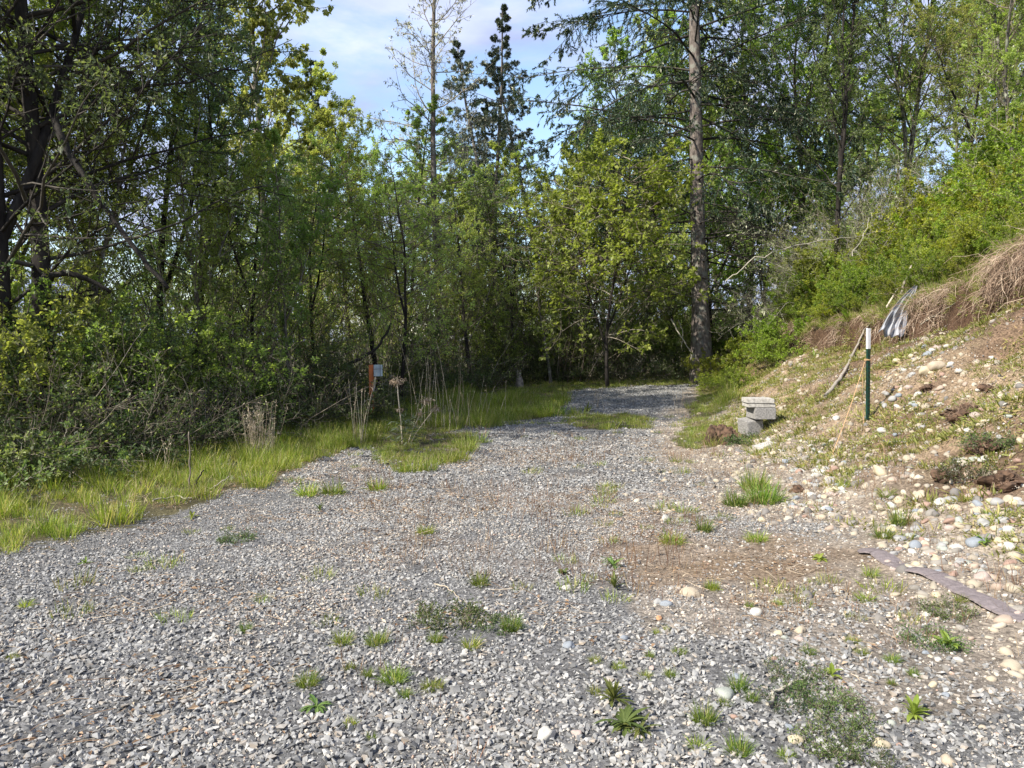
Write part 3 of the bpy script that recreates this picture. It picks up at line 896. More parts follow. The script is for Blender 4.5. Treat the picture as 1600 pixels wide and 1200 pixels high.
dec = ([0, .15, .4, .7, 1], [.26, .30, .28, .19, .05])
col_ = ([0, .2, .5, .8, 1], [.13, .17, .16, .11, .04])
con = ([0, .15, .5, 1], [.20, .25, .16, .01])
T_dark = [tree_proto(11, .135, .16, 46, ([0, .3, .7, 1], [.28, .34, .30, .12]), ([0, .5, 1], [15, 30, 60]), -.1, 9, 6, 13, (.055, .034), 'leaf_dark', 'bark_dark', 'twig_dark', fork=1, lichen=.05, c3=-.2, ratio2=.5, wander=.015),
          tree_proto(12, .15, .2, 48, ([0, .3, .7, 1], [.26, .32, .30, .12]), ([0, .5, 1], [10, 25, 60]), -.15, 9, 6, 13, (.055, .034), 'leaf_dark', 'bark_dark', 'twig_dark', lean=(-.02, 0), wander=.014, fork=0, lichen=.08, c3=-.2, ratio2=.5)]
T_slim = [tree_proto(9.5, .07, .2, 34, col_, 45, .4, 7, 5, 8, (.055, .036), 'leaf_dark', 'bark_dark', 'twig_dark', lean=(.06, .02), wander=.045, fork=1),
          tree_proto(9, .06, .15, 36, col_, 50, .4, 7, 5, 10, (.058, .042), 'leaf_light', 'bark_grey', 'twig', lean=(-.05, .03), wander=.05, fork=2, lichen=.05)]
T_birch = [tree_proto(15, .12, .3, 52, ([0, .3, .6, .85, 1], [.15, .19, .18, .12, .04]), 48, .4, 8, 5, 16, (.10, .085), 'leaf_birch', 'bark_grey', 'twig', leafdroop=.9)]
T_alder = [tree_proto(9, .09, .22, 50, ([0, .15, .4, .7, 1], [.26, .31, .29, .20, .06]), 32, .25, 8, 6, 12, (.055, .040), 'leaf_light', 'bark_dark', 'twig', wander=.035),
           tree_proto(9, .08, .14, 42, ([0, .15, .4, .7, 1], [.26, .34, .34, .26, .10]), 22, .15, 8, 5, 7, (.062, .045), 'leaf_light', 'bark_dark', 'twig', wander=.05, fork=1),
           tree_proto(13, .12, .25, 50, dec, 42, .45, 8, 6, 11, (.075, .055), 'leaf_alder', 'bark_grey', 'twig', wander=.04, fork=1, lichen=.04)]
T_far = [tree_proto(11, .12, .1, 44, ([0, .2, .5, .8, 1], [.25, .30, .26, .16, .05]), 38, .4, 7, 5, 11, (.13, .10), 'leaf_light', 'bark_grey', 'twig', wander=.04),
         tree_proto(11, .11, .12, 44, ([0, .2, .5, .8, 1], [.25, .28, .27, .18, .06]), 38, .4, 7, 5, 11, (.12, .09), 'leaf_alder', 'bark_grey', 'twig', wander=.05)]
T_dead = [tree_proto(15, .13, .16, 100, ([0, .3, .6, 1], [.16, .17, .12, .03]), ([0, .5, 1], [-5, 15, 40]), .35, 9, 4, 0, (.06, .04), 'leaf_dark', 'bark_fir', 'twig_pale', lichen=.6, jit=.16, lichlen=.09)]
T_con = [tree_proto(13, .15, .08, 80, con, ([0, .5, 1], [-12, 5, 35]), .1, 11, 6, 14, (.085, .018), 'needle_blue', 'bark_fir', 'twig', conifer=True, droop=.7, lichen=.12),
         tree_proto(12.5, .14, .08, 76, con, ([0, .5, 1], [-12, 0, 35]), .1, 10, 6, 13, (.09, .020), 'needle', 'bark_dark', 'twig_dark', conifer=True, droop=.5)]
T_fir = tree_proto(19, .29, .12, 130, ([0, .12, .25, .4, .6, 1], [.07, .13, .22, .30, .26, .03]), ([0, .3, .5, 1], [5, 5, 10, 35]), -.45, 14, 6, 22, (.10, .030), 'needle', 'bark_fir', 'twig_dark', lean=(-.025, 0), wander=.008, conifer=True, droop=.65, lichen=.25, dead=.27, flare=1.35, ratio2=.36)
T_maple = [tree_proto(7.0, .06, .22, 30, ([0, .3, .7, 1], [.36, .42, .34, .18]), ([0, 1], [8, 25]), -.15, 6, 4, 5, (.105, .09), 'leaf_maple', 'bark_dark', 'twig', wander=.07, fork=3, leafdroop=.4)]
B_dark = [bush_proto(2.0, 20, .5, (30, 88), -.5, 10, 4, 5, (.07, .052), 'leaf_bramble', 'twig_dark'),
          bush_proto(1.7, 22, .6, (25, 88), -.7, 10, 4, 5, (.062, .048), 'leaf_bramble', 'twig'),
          bush_proto(2.4, 16, .35, (50, 88), -.3, 11, 4, 7, (.075, .055), 'leaf_alder', 'twig_dark')]
B_bright = [bush_proto(1.5, 24, .5, (35, 88), -.3, 10, 4, 8, (.07, .055), 'leaf_shrub', 'twig'),
            bush_proto(1.2, 26, .55, (30, 88), -.3, 9, 4, 8, (.06, .05), 'leaf_shrub', 'twig'),
            bush_proto(2.2, 14, .35, (55, 88), -.2, 10, 4, 8, (.11, .095), 'leaf_maple', 'twig')]
B_twig = [bush_proto(3.2, 26, .5, (15, 80), -.6, 9, 4, 1, (.05, .035), 'leaf_light', 'twig_pale', lichen=.5, ratio=.45, r=.013, jit=.2),
          bush_proto(3.6, 20, .4, (35, 88), -.3, 9, 4, 3, (.055, .04), 'leaf_light', 'twig_pale', lichen=.25, ratio=.42, r=.014, jit=.18)]
B_thicket = [bush_proto(4.2, 22, .9, (55, 89), -.15, 9, 4, 4, (.06, .043), 'leaf_alder', 'twig', ratio=.28, r=.016, jit=.14, lichen=.06),
             bush_proto(3.8, 24, 1.0, (50, 89), -.2, 9, 4, 4, (.06, .043), 'leaf_light', 'twig', ratio=.28, r=.017, jit=.16)]
B_pale = [bush_proto(1.0, 10, .25, (30, 85), -.2, 7, 3, 8, (.075, .05), 'leaf_pale', 'twig_pale')]

fir_x, fir_y, _z = *at(1098, 575, 22)[:2], 0
place('fir_tree', T_fir, float(fir_x), float(fir_y), 1, 0.0, 'large fir with scaly grey brown trunk at the end of the clearing', 'tree', tilt=(0, -R(1.3)))
TR = [
    # name, proto, px, Y, scale, label
    ('broadleaf_tree', T_dark[0], 4, 10.6, 1.0, 'dark trunked tree cut by the edge of the frame, fine shaded leaves'),
    ('broadleaf_tree', T_dark[1], 72, 11.2, 1.05, 'thick dark tree with a fork high up and a leaning log at its foot'),
    ('broadleaf_tree', T_dark[0], -150, 12.5, 1.0, 'dark tree at the outer end of the shaded row, only its branches showing'),
    ('slim_tree', T_slim[1], 40, 13.0, .95, 'slim grey stem showing between the two thick dark trunks'),
    ('slim_tree', T_slim[1], 110, 12.4, .85, 'slim leafy tree just past the thick straight dark tree'),
    ('slim_tree', T_slim[0], 238, 15.0, 1.15, 'slim dark double stem against blue sky beyond the leaning log'),
    ('slim_tree', T_slim[0], 300, 16.0, 1.15, 'slim dark leaning stem between the double stem and the cottonwood'),
    ('slim_tree', T_slim[1], 168, 13.5, 1.0, 'slim grey stemmed tree behind the leaning log'),
    ('cottonwood_tree', T_birch[0], 425, 20.0, 1.0, 'tall narrow cottonwood with glossy yellow green leaves against the sky'),
    ('alder_tree', T_alder[0], 592, 18.0, .80, 'light green round topped alder standing out against white cloud'),
    ('alder_tree', T_alder[1], 622, 16.5, .62, 'small alder with straight black trunk behind the orange marker'),
    ('alder_tree', T_alder[1], 500, 17.5, .66, 'bushy dark stemmed alder between cottonwood and light green alder'),
    ('alder_tree', T_alder[1], 395, 16.0, .66, 'many branched alder below the cottonwood crown'),
    ('slim_tree', T_slim[1], 330, 14.5, .72, 'short grey stemmed tree leaning over the straw clump'),
    ('slim_tree', T_slim[1], 455, 14.8, .6, 'short slim tree with forked grey stems above the bramble edge'),
    ('conifer_tree', T_con[1], 512, 31.0, 1.0, 'far dark conifer tip showing behind the cottonwood'),
    ('dead_tree', T_dead[0], 692, 23.0, 1.02, 'tall nearly bare larch with pale lichen on its branches'),
    ('conifer_tree', T_con[0], 790, 27.0, 1.0, 'grey blue conifer behind the bare larch'),
    ('conifer_tree', T_con[1], 742, 30.0, .82, 'shorter dark conifer between the bare larch and the grey blue conifer'),
    ('conifer_tree', T_con[0], 850, 31.0, .95, 'grey green conifer half hidden behind the maple'),
    ('alder_tree', T_alder[0], 735, 20.5, .66, 'low light alder in front of the bare larch'),
    ('alder_tree', T_alder[1], 800, 22.0, .72, 'leafy alder above the weathered stump'),
    ('slim_tree', T_slim[1], 862, 21.5, .78, 'slim grey tree between stump and maple'),
    ('slim_tree', T_slim[0], 912, 23.5, .85, 'slim dark straight tree behind the maple'),
    ('alder_tree', T_alder[0], 870, 27.0, .98, 'pale spring alder rising behind the maple top'),
    ('maple_tree', T_maple[0], 950, 20.7, .92, 'bright green maple with large leaves beside the fir trunk'),
    ('maple_tree', T_maple[0], 1190, 25.0, 1.0, 'bright green maple behind the fir trunk, toward the bank'),
    ('alder_tree', T_alder[2], 1010, 28.0, .95, 'tall alder directly behind the fir'),
    ('alder_tree', T_alder[2], 1170, 27.0, 1.05, 'tall dark leaved alder next to the fir crown'),
    ('slim_tree', T_slim[0], 1293, 19.5, 1.1, 'slim black double stem on the hill against a patch of sky'),
    ('alder_tree', T_alder[2], 1240, 25.0, .95, 'broad alder on the hill behind the slim black stem'),
    ('alder_tree', T_alder[2], 1405, 24.0, .9, 'alder with bare dark limbs by the blue gap in the sky'),
    ('alder_tree', T_alder[1], 1500, 20.5, .72, 'lichen flecked alder above the bright shrubs'),
    ('slim_tree', T_slim[1], 1582, 16.5, 1.0, 'pale trunked slim tree at the top of the hill by the frame edge'),
    ('alder_tree', T_alder[2], 1640, 21.0, .85, 'dense alder crown in the upper corner above the hill'),
    ('alder_tree', T_alder[1], 1350, 26.0, .75, 'low alder on the hill between two slim stems'),
    ('alder_tree', T_alder[2], 1560, 27.0, .85, 'alder behind the pale trunked slim tree'),
]
for (nm, pr, px, Yd, s, lb) in TR:
    cat = 'tree'
    placepx(nm, pr, px, Yd, s, None, lb, cat)
LMK = [(-200, 'the outermost dark tree'), (4, 'the dark trunk at the frame edge'), (72, 'the thick straight dark tree'), (168, 'the slim grey stemmed tree'), (238, 'the slim dark double stem'), (300, 'the slim leaning stem'),
       (395, 'the many branched alder'), (455, 'the short slim forked tree'), (500, 'the bushy dark stemmed alder'), (592, 'the light green round topped alder'), (640, 'the small black trunked alder'), (692, 'the nearly bare larch'),
       (742, 'the shorter dark conifer'), (790, 'the grey blue conifer'), (862, 'the slim grey tree'), (912, 'the slim dark straight tree'), (955, 'the bright maple'), (1010, 'the space between maple and fir'), (1085, 'the large fir'), (1170, 'the tall alder next to the fir'),
       (1240, 'the broad alder on the hill'), (1293, 'the slim black double stem'), (1350, 'the low alder on the hill'), (1405, 'the alder by the blue sky gap'), (1500, 'the lichen flecked alder'), (1582, 'the pale trunked slim tree'), (1650, 'the dense crown in the upper corner')]
_used = {}


def near(base, px, Yd=None):
    d = sorted((abs(px - a_), b_, a_) for a_, b_ in LMK)
    c1, c2 = d[0], d[1]
    for lb in (base + ' near ' + c1[1], base + ' next to ' + c1[1], base + ' between ' + c1[1] + ' and ' + c2[1].replace('the ', '', 1), base + ' near ' + c2[1], base + ' beyond ' + c1[1], base + ' nearer than ' + c1[1]):
        if len(lb.split()) <= 16 and lb not in _used:
            _used[lb] = 1
            return lb
    return base + ' near ' + c1[1]


for i in range(26):
    px = -120 + i * 70 + rng.uniform(-25, 25); Yd = rng.uniform(31, 44)
    s = rng.uniform(.8, 1.15) * (1.0 if px > 650 else np.interp(px, [0, 350, 650], [.6, .66, .85]))
    placepx('woodland_tree', T_far[i % 2], px, Yd, s, None, near('far light green wood tree', px), 'tree', 'trees of the far wood')
for i in range(18):
    px = -60 + i * 72 + rng.uniform(-25, 25)
    placepx('woodland_bush', T_far[i % 2], px, rng.uniform(27, 31), rng.uniform(.34, .46), None, near('far bushy wood growth', px), 'bush', 'bushes of the far wood')
# trees that carry on the row beyond the side of the frame and shade it
for (x, y, s) in ((-13.5, 5.6, .65), (-15.5, 9.0, .8), (-18, 5, .9)):
    place('broadleaf_tree', T_dark[int(abs(x)) % 2], x, y, s, None, 'dark leafy tree further along the shaded row', 'tree', 'trees along the shaded row')

# ---------------------------------------------------------------- bushes
BU = []


def bush(protos, px, py_or_Y, s, label, group=None, name='bramble_bush', onY=True):
    q = at(px, 560, py_or_Y)
    place(name, protos[rng.integers(len(protos))], float(q[0]) + rng.uniform(-.1, .1), float(q[1]), s * rng.uniform(.88, 1.12), None, label, 'bush', group, sz=rng.uniform(.85, 1.15))


edge_line = [(-60, 8.6), (0, 9.2), (55, 9.5), (110, 9.9), (165, 10.2), (220, 10.6), (275, 11.2), (330, 11.8), (380, 12.4), (430, 13.0), (480, 13.8), (530, 14.8), (575, 16.6), (630, 18.4), (690, 19.8), (740, 20.6), (800, 21.4), (850, 22.0), (900, 22.6), (950, 23.0), (1000, 23.3), (1050, 23.3), (1130, 23.0)]
for i, (px, Yd) in enumerate(edge_line):
    s = np.interp(px, [0, 400, 600, 1100], [.74, .58, .55, .62])
    if px < 560: lb, gr = near('dark front row bramble', px), 'brambles along the grass strip'
    else: lb, gr = near('low dark front row shrub', px), 'shrubs at the far end'
    bush(B_dark[:2], px, Yd, s, lb, gr)
    bush(B_dark, px + 22, Yd + 1.1, s * 1.2, near('second row understory bush', px + 22), 'second row of understory bushes')
for i in range(26):
    px = rng.uniform(-40, 1150); Yd = np.interp(px, [0, 300, 600, 1100], [12.6, 14.0, 19.0, 25.5]) + rng.uniform(0, 3)
    bush(B_thicket, px, Yd, rng.uniform(.7, 1.05), near('thin stemmed thicket', px), 'thickets between the trunks', name='thicket')
# hill shrubs
k = 0
while k < 96:
    yy = rng.uniform(9.5, 22); u = rng.uniform(5.5, 13) if yy > 12 else rng.uniform(6.3, 13)
    xx = float(toe(yy) + u * lipw(yy) / 4.3) if u < 6 else float(toe(yy) + lipw(yy) * 6 / 4.3 + (u - 6) * .9)
    if abs(xx) > .72 * yy + 1: continue
    k += 1
    pr = B_bright[rng.integers(2)] if rng.random() < .9 else B_bright[2]
    place('salmonberry_shrub', pr, xx, yy, rng.uniform(.65, 1.0) * (1.0 if u > 7.5 else .7), None, near('bright hill shrub ' + ('low, by the bank edge,' if u < 6.5 else 'midway up' if u < 9 else 'high up'), 800 + xx / yy * FPX), 'bush', 'shrubs on the hill')
for (px, Yd, s) in ((1215, 21, .5), (1250, 20.6, .5), (1290, 20.2, .5), (1330, 19.6, .5), (1372, 19.4, .5), (1205, 22.8, .62), (1235, 21.6, .66), (1262, 20.4, .62), (1300, 19.6, .62), (1340, 19.5, .66), (1225, 24, .8), (1290, 23, .8), (1345, 22, .8), (1400, 21, .8), (1450, 20, .8), (1540, 18.5, .8)):
    place('brush_heap', B_twig[int(rng.integers(2))], float(at(px, 560, Yd)[0]), Yd, s, None, near('tangled bare grey brush', px), 'brush', 'bare brush beside the fir')
for (px, Yd, s) in ((1185, 19.5, .6), (1205, 18.6, .55), (1222, 19.6, .75), (1255, 20.4, .8), (1290, 20.0, .8), (1325, 19.0, .7), (1350, 18.2, .6), (1130, 21, .6), (1120, 19.3, .4), (1150, 18.2, .42), (1160, 23.5, 1.0)):
    place('salmonberry_shrub', B_bright[int(rng.integers(2))], float(at(px, 560, Yd)[0]), Yd, s, None, near('small bright slope foot shrub', px), 'bush', 'small shrubs near the fir foot')
for (px, py, s, lb) in ((15, 765, .55, 'pale leaved sunlit bush at the frame edge before the dark brambles'), (55, 755, .6, 'small pale leaved sunlit bush beside the brambles'), (150, 748, .5, 'arching pale leaved spray at the foot of the brambles'), (-40, 790, .6, 'pale leafy bush mostly outside the frame')):
    x, y, z = gp(px, py)
    place('pale_bush', B_pale[0], x, y, s, None, lb, 'bush')
# ---------------------------------------------------------------- bank edge
def lipx(y, lev=4.34):
    return toe(y) + (lev - lipnoise(y)) * lipw(y) / 4.3


def root_fringe():
    ac = Acc()
    n = 11500
    y = rng.uniform(8.3, 21.5, n)
    keep = rng.random(n) < np.clip((vnoise(y * 1.9, y * 0 + 2, 201) - .38 + .25 * (y < 10.6)) * 5, .04, 1) * np.interp(y, [8, 14, 21], [1, .7, .35])
    y = y[keep]; n = len(y)
    x = lipx(y) + rng.uniform(-.05, .30, n); z = height(x, y) + rng.uniform(-.03, .05, n)
    az = rng.normal(math.pi, .8, n)
    D = np.stack([np.cos(az), np.sin(az) - .35, rng.uniform(-.2, .55, n)], -1)
    ln_ = rng.uniform(.3, 1.0, n) * np.interp(vnoise(y * 2.3, y * 0, 203), [0, 1], [.35, 1.25]) * np.interp(y, [11, 15], [1, .6])
    P = grow(np.stack([x, y, z], -1), D, ln_, 7, -2.3, .38)
    # keep strands lying on or in front of the soil
    hz = height(P[..., 0], P[..., 1]); P[..., 2] = np.maximum(P[..., 2], hz + rng.uniform(.005, .06, (n, 1)))
    tubes(ac, P, (rng.uniform(.0022, .0045, n))[:, None] * np.array([[1.2, 1, 1, .9, .8, .6, .3]]), 3, rng.random(n))
    return ac.mesh('hanging_roots', M['root'])


link('hanging_roots', root_fringe(), None, kind='stuff', label='tan dry roots and grass hanging over the cut edge of the bank')
x, y = cells(3, 12, 8, 22, 60); u = uprime(x, y)
k_ = (u > 4.25) & (u < 5.6) & (rng.random(len(x)) < .8 * np.interp(u, [4.3, 5.6], [1, .3])); x, y = x[k_], y[k_]; n = len(x); s = rng.uniform(.5, 1.1, n)
M['drygrass'] = leaf_mat('dry tan grass', [(0, (.20, .13, .09)), (.5, (.32, .23, .16)), (.85, (.42, .33, .23)), (1, (.20, .22, .06))], .3, 1.3, huevar=.008)
DG = [tuft_mesh('dry_clump', 60, .12, .12, .30, .005, M['drygrass'], .8, 1.6) for i in range(4)]
scatter('dry_grass', 'matted tan dry grass on the bank edge', x, y, height(x, y), euler_from(normal(x, y), rng.uniform(0, 6.28, n), .5), np.stack([s, s, s], -1), DG)
x, y = cells(-9, 8, 4.5, 22, 16); k_ = grassmask(x, y) & frustum(x, y) & (fbm(x * 1.3, y * 1.3, 251, 3) > .5); x, y = x[k_], y[k_]; n = len(x); s = rng.uniform(.35, .9, n)
scatter('dry_grass', 'flattened dead grass among the green strip', x, y, height(x, y), euler_from(normal(x, y), rng.uniform(0, 6.28, n), .5), np.stack([s, s, s * .8], -1), DG)
# dead clumps and slumped sod down the bank
x, y = cells(2.5, 10, 4, 16, 9); u = uprime(x, y); k_ = (u > .8) & (u < 4.2) & (fbm(x * 1.3, y * 1.3, 211, 3) > .52) & frustum(x, y); x, y = x[k_], y[k_]
n = len(x); s = rng.uniform(.35, .9, n)
scatter('dry_grass', 'withered brown tufts and rootlets on the bank face', x, y, height(x, y), euler_from(normal(x, y), rng.uniform(0, 6.28, n), .9), np.stack([s, s, s * .7], -1), DG)


# ---------------------------------------------------------------- cut blocks, post, tarp
def flat_mat(name, c, rough=.8, amt=.15, scale=30, bump=.3, metal=0.0, spec=.3):
    m, t, o = mat_new(name)
    tcn = nd(t, 'ShaderNodeTexCoord'); nz = nd(t, 'ShaderNodeTexNoise'); nz.inputs['Scale'].default_value = scale; nz.inputs['Detail'].default_value = 8
    t.links.new(tcn.outputs['Object'], nz.inputs['Vector'])
    c1 = tuple(max(0, v * (1 - amt * 2)) for v in c); c2 = tuple(min(1, v * (1 + amt)) for v in c)
    rp = ramp(t, [(.35, c1), (.6, c2)]); t.links.new(nz.outputs['Fac'], rp.inputs[0])
    p = nd(t, 'ShaderNodeBsdfPrincipled'); p.inputs['Roughness'].default_value = rough; p.inputs['Metallic'].default_value = metal
    p.inputs['Specular IOR Level'].default_value = spec
    t.links.new(rp.outputs[0], p.inputs['Base Color'])
    b = nd(t, 'ShaderNodeBump'); b.inputs['Strength'].default_value = bump; b.inputs['Distance'].default_value = .004
    t.links.new(nz.outputs['Fac'], b.inputs['Height']); t.links.new(b.outputs[0], p.inputs['Normal'])
    t.links.new(p.outputs[0], o.inputs['Surface'])
    return m


def box_mesh(name, w_, d_, h_, mat, bev=.006, chip=.0, seed=0):
    import bmesh
    b = bmesh.new(); bmesh.ops.create_cube(b, size=1)
    for v in b.verts: v.co = Vector((v.co.x * w_, v.co.y * d_, (v.co.z + .5) * h_))
    if bev: bmesh.ops.bevel(b, geom=b.edges[:], offset=bev, segments=2, affect='EDGES')
    if chip:
        rr = random.Random(seed)
        bmesh.ops.subdivide_edges(b, edges=b.edges[:], cuts=2, use_grid_fill=True)
        for v in b.verts: v.co += Vector((rr.gauss(0, chip), rr.gauss(0, chip), rr.gauss(0, chip)))
    me = bpy.data.meshes.new(name); b.to_mesh(me); b.free(); me.materials.append(mat)
    return me


conc = flat_mat('pale cast concrete', (.40, .38, .34), .9, .16, 30, .5)
conc2 = flat_mat('grey rough concrete', (.25, .24, .225), .95, .18, 40, .8)
YB = 11.6
bx = (1185 - 800) / FPX * YB
zb = float(height(bx, YB))


def solo(name, me, loc, rot, label, cat, group=None):
    o_ = link(name, me, None, label=label, category=cat, group=group)
    o_.location = loc; o_.rotation_euler = rot
    return o_


solo('concrete_block', box_mesh('concrete_block', .25, .34, .22, conc2, .008, .0008, 1), (bx - .075, YB + .06, zb + .0), (R(5), R(-7), R(10)), 'lowest block of the stack, tilted and half sunk in weeds', 'block')
solo('concrete_block', box_mesh('concrete_block', .31, .40, .175, conc2, .007, .0004, 2), (bx + .05, YB, zb + .235), (0, 0, R(3)), 'solid grey block right under the two slabs', 'block')
solo('concrete_slab', box_mesh('concrete_slab', .405, .30, .058, conc, .005, .0002, 3), (bx + .005, YB - .03, zb + .413), (0, 0, R(1)), 'lower of the two pale slabs on the stack', 'slab')
solo('concrete_slab', box_mesh('concrete_slab', .405, .30, .072, conc, .006, .0002, 4), (bx - .012, YB - .04, zb + .474), (0, R(.6), R(-1)), 'topmost pale slab on the stack of blocks', 'slab')
# slab lying half buried at the foot of the bank
x, y, z = gp(1197, 697)
solo('concrete_slab', box_mesh('concrete_slab', .30, .22, .06, conc, .01, .003, 7), (x, y, z - .035), (R(4), R(-12), R(15)), 'pale slab half buried in weeds below the block stack', 'slab')

# T post
green = flat_mat('dark green painted steel', (.008, .040, .028), .45, .15, 20, .2, spec=.5)
white = flat_mat('white painted steel', (.80, .80, .78), .5, .05, 20, .2)
px_, py_, pz_ = gp(1357, 658)
ztop = float(at(1350, 513, py_)[2]); Hp = ztop - pz_


def tpost(h, z0, w_, mat, name):
    import bmesh
    prof = [(-w_ / 2, -.004), (w_ / 2, -.004), (w_ / 2, .004), (.005, .006), (.004, w_ * .8), (-.004, w_ * .8), (-.005, .006), (-w_ / 2, .004)]
    b = bmesh.new(); lo = [b.verts.new((p_[0], p_[1], z0)) for p_ in prof]; hi = [b.verts.new((p_[0], p_[1], z0 + h)) for p_ in prof]
    n = len(prof)
    for i in range(n): b.faces.new((lo[i], lo[(i + 1) % n], hi[(i + 1) % n], hi[i]))
    b.faces.new(lo[::-1]); b.faces.new(hi)
    me = bpy.data.meshes.new(name); b.to_mesh(me); b.free(); me.materials.append(mat); return me


e = empty('fence_post', (px_, py_, pz_ - .15), R(20), 1, label='dark green steel fence post with a white tip standing on the bank', category='post')
e.rotation_euler = (R(1), R(-2.6), R(25))
link('post_shaft', tpost(Hp + .15 - .255, 0, .048, green, 'post_shaft'), e)
link('white_tip', tpost(.255, Hp + .15 - .255, .050, white, 'white_tip'), e)
stud_me = box_mesh('stud', .018, .012, .022, green, .003)
for i in range(15):
    s_ = link('stud', stud_me, e); s_.location = (0, -.009, .25 + i * .052)
twm = tint_mat('orange twine', [(0, (.42, .25, .12)), (1, (.60, .40, .22))], .9, 40, .2)
ac = Acc(); a_ = np.linspace(0, 2 * math.pi, 18); zc = Hp + .15 - .40
tubes(ac, np.stack([.040 * np.cos(a_), .018 + .036 * np.sin(a_), zc + .006 * np.sin(2 * a_)], -1), .004, 5)
tubes(ac, np.stack([.042 * np.cos(a_ + 1), .018 + .037 * np.sin(a_ + 1), zc + .012 + .004 * np.sin(3 * a_)], -1), .004, 5)
link('twine_loop', ac.mesh('twine_loop', twm, True), e)
q0 = at(1351, 566, py_ - .03); q1 = np.array(gp(1300, 712)); q1[2] += .01
t_ = np.linspace(0, 1, 14)[:, None]; P = q0 * (1 - t_) + q1 * t_; P[:, 2] -= .05 * np.sin(math.pi * t_[:, 0])
ac = Acc(); tubes(ac, P, .0042, 5)
P2 = np.array([q0, q0 + [-.03, -.02, -.25], q0 + [-.025, -.03, -.5], q0 + [-.01, -.04, -.78], q0 + [.0, -.06, -.98]]); tubes(ac, P2, .004, 5)
P2[:, 2] = np.maximum(P2[:, 2], height(P2[:, 0], P2[:, 1]))
solo('twine', ac.mesh('twine', twm, True), (0, 0, 0), (0, 0, 0), 'orange twine running from the green post down to the stones', 'twine')

# tarp
tm, t, o = mat_new('striped grey tarp cloth')
at1 = nd(t, 'ShaderNodeAttribute', attribute_name='rnd')
rp = ramp(t, [(0, (.22, .23, .25)), (.14, (.32, .33, .36)), (.2, (.12, .13, .15)), (.27, (.27, .28, .30)), (.5, (.40, .40, .42)), (.62, (.22, .23, .26)), (.72, (.36, .36, .38)), (.95, (.16, .16, .18))])
t.links.new(at1.outputs['Fac'], rp.inputs[0])
p = nd(t, 'ShaderNodeBsdfPrincipled'); p.inputs['Roughness'].default_value = .6
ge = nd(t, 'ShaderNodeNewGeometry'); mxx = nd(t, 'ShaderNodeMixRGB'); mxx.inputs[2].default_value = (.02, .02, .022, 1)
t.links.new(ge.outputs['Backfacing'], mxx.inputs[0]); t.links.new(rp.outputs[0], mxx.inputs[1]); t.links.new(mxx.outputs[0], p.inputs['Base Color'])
t.links.new(p.outputs[0], o.inputs['Surface'])
Yt = gp(1400, 533)[1]
A0 = at(1431, 447, Yt - .15); Lb = at(1371, 520, Yt - .35); Rb = at(1410, 528, Yt - .50)
nu, nv = 40, 26
vv = np.linspace(0, 1, nv)[:, None]; uu = np.linspace(0, 1, nu)[None, :]
edge = Lb[None, None] * (1 - uu[..., None]) + Rb[None, None] * uu[..., None]
wdt = .10 + .90 * vv[..., None] ** .8
mid = A0 * (1 - vv[..., None]) + (Lb * .5 + Rb * .5) * vv[..., None]
P = mid + (edge - (Lb + Rb) / 2) * wdt
fold = np.sin(uu * 21 + 2.5 * np.sin(vv * 4)) * .05 + .022 * np.sin(vv * 19 + uu * 9) + .03 * (vnoise(uu * 14 + vv * 3, vv * 9 + uu * 4, 55) - .5) + np.sin(uu * 7.3 + 1) * .045 + .012 * np.sin(uu * 41 + vv * 6)
nv_ = nrm(np.array([-.25, -.8, .45]))
P = P + nv_ * (fold * (.25 + .9 * vv))[..., None] + np.array([0, 0, 1]) * (.05 * np.sin(vv * math.pi) + .02 * np.sin(uu * 13) * vv ** 4)[..., None]
hz = height(P[..., 0], P[..., 1]); P[..., 2] = np.maximum(P[..., 2], hz + .02)
ii = np.arange(nu * nv).reshape(nv, nu)
Qd = np.stack([ii[1:, :-1], ii[1:, 1:], ii[:-1, 1:], ii[:-1, :-1]], -1).reshape(-1, 4)
ac = Acc(); ac.add(P.reshape(-1, 3), Qd, None, np.broadcast_to(np.linspace(0, 1, nu - 1)[None], (nv - 1, nu - 1)).ravel())
tp = solo('tarp', ac.mesh('tarp', tm, True), (0, 0, 0), (0, 0, 0), 'crumpled grey striped tarp hanging from the bank edge by the post', 'tarp')
md = tp.modifiers.new('thickness', 'SOLIDIFY'); md.thickness = .004


def stickpx(name, pts, r, mat, label, cat='stick', ns=7, lift=.02, Yfix=None, sub=5, taper=.5, jit=.006):
    W_ = []
    for q in pts:
        if len(q) == 3: W_.append(at(q[0], q[1], q[2]))
        else:
            g3 = np.array(gp(*q)); g3[2] += lift; W_.append(g3)
    W_ = np.array(W_); k = (len(W_) - 1) * sub + 1
    tt = np.linspace(0, len(W_) - 1, k)
    P = np.stack([np.interp(tt, np.arange(len(W_)), W_[:, c]) for c in range(3)], -1)
    for _ in range(2): P[1:-1] = (P[:-2] + 2 * P[1:-1] + P[2:]) / 4
    P += rng.normal(0, jit, P.shape)
    ac = Acc(); tubes(ac, P, (r * (1 - taper * np.linspace(0, 1, k)) * (1 + rng.normal(0, .06, k)))[None], ns, .6, cap=True)
    return solo(name, ac.mesh(name, mat, True), (0, 0, 0), (0, 0, 0), label, cat)


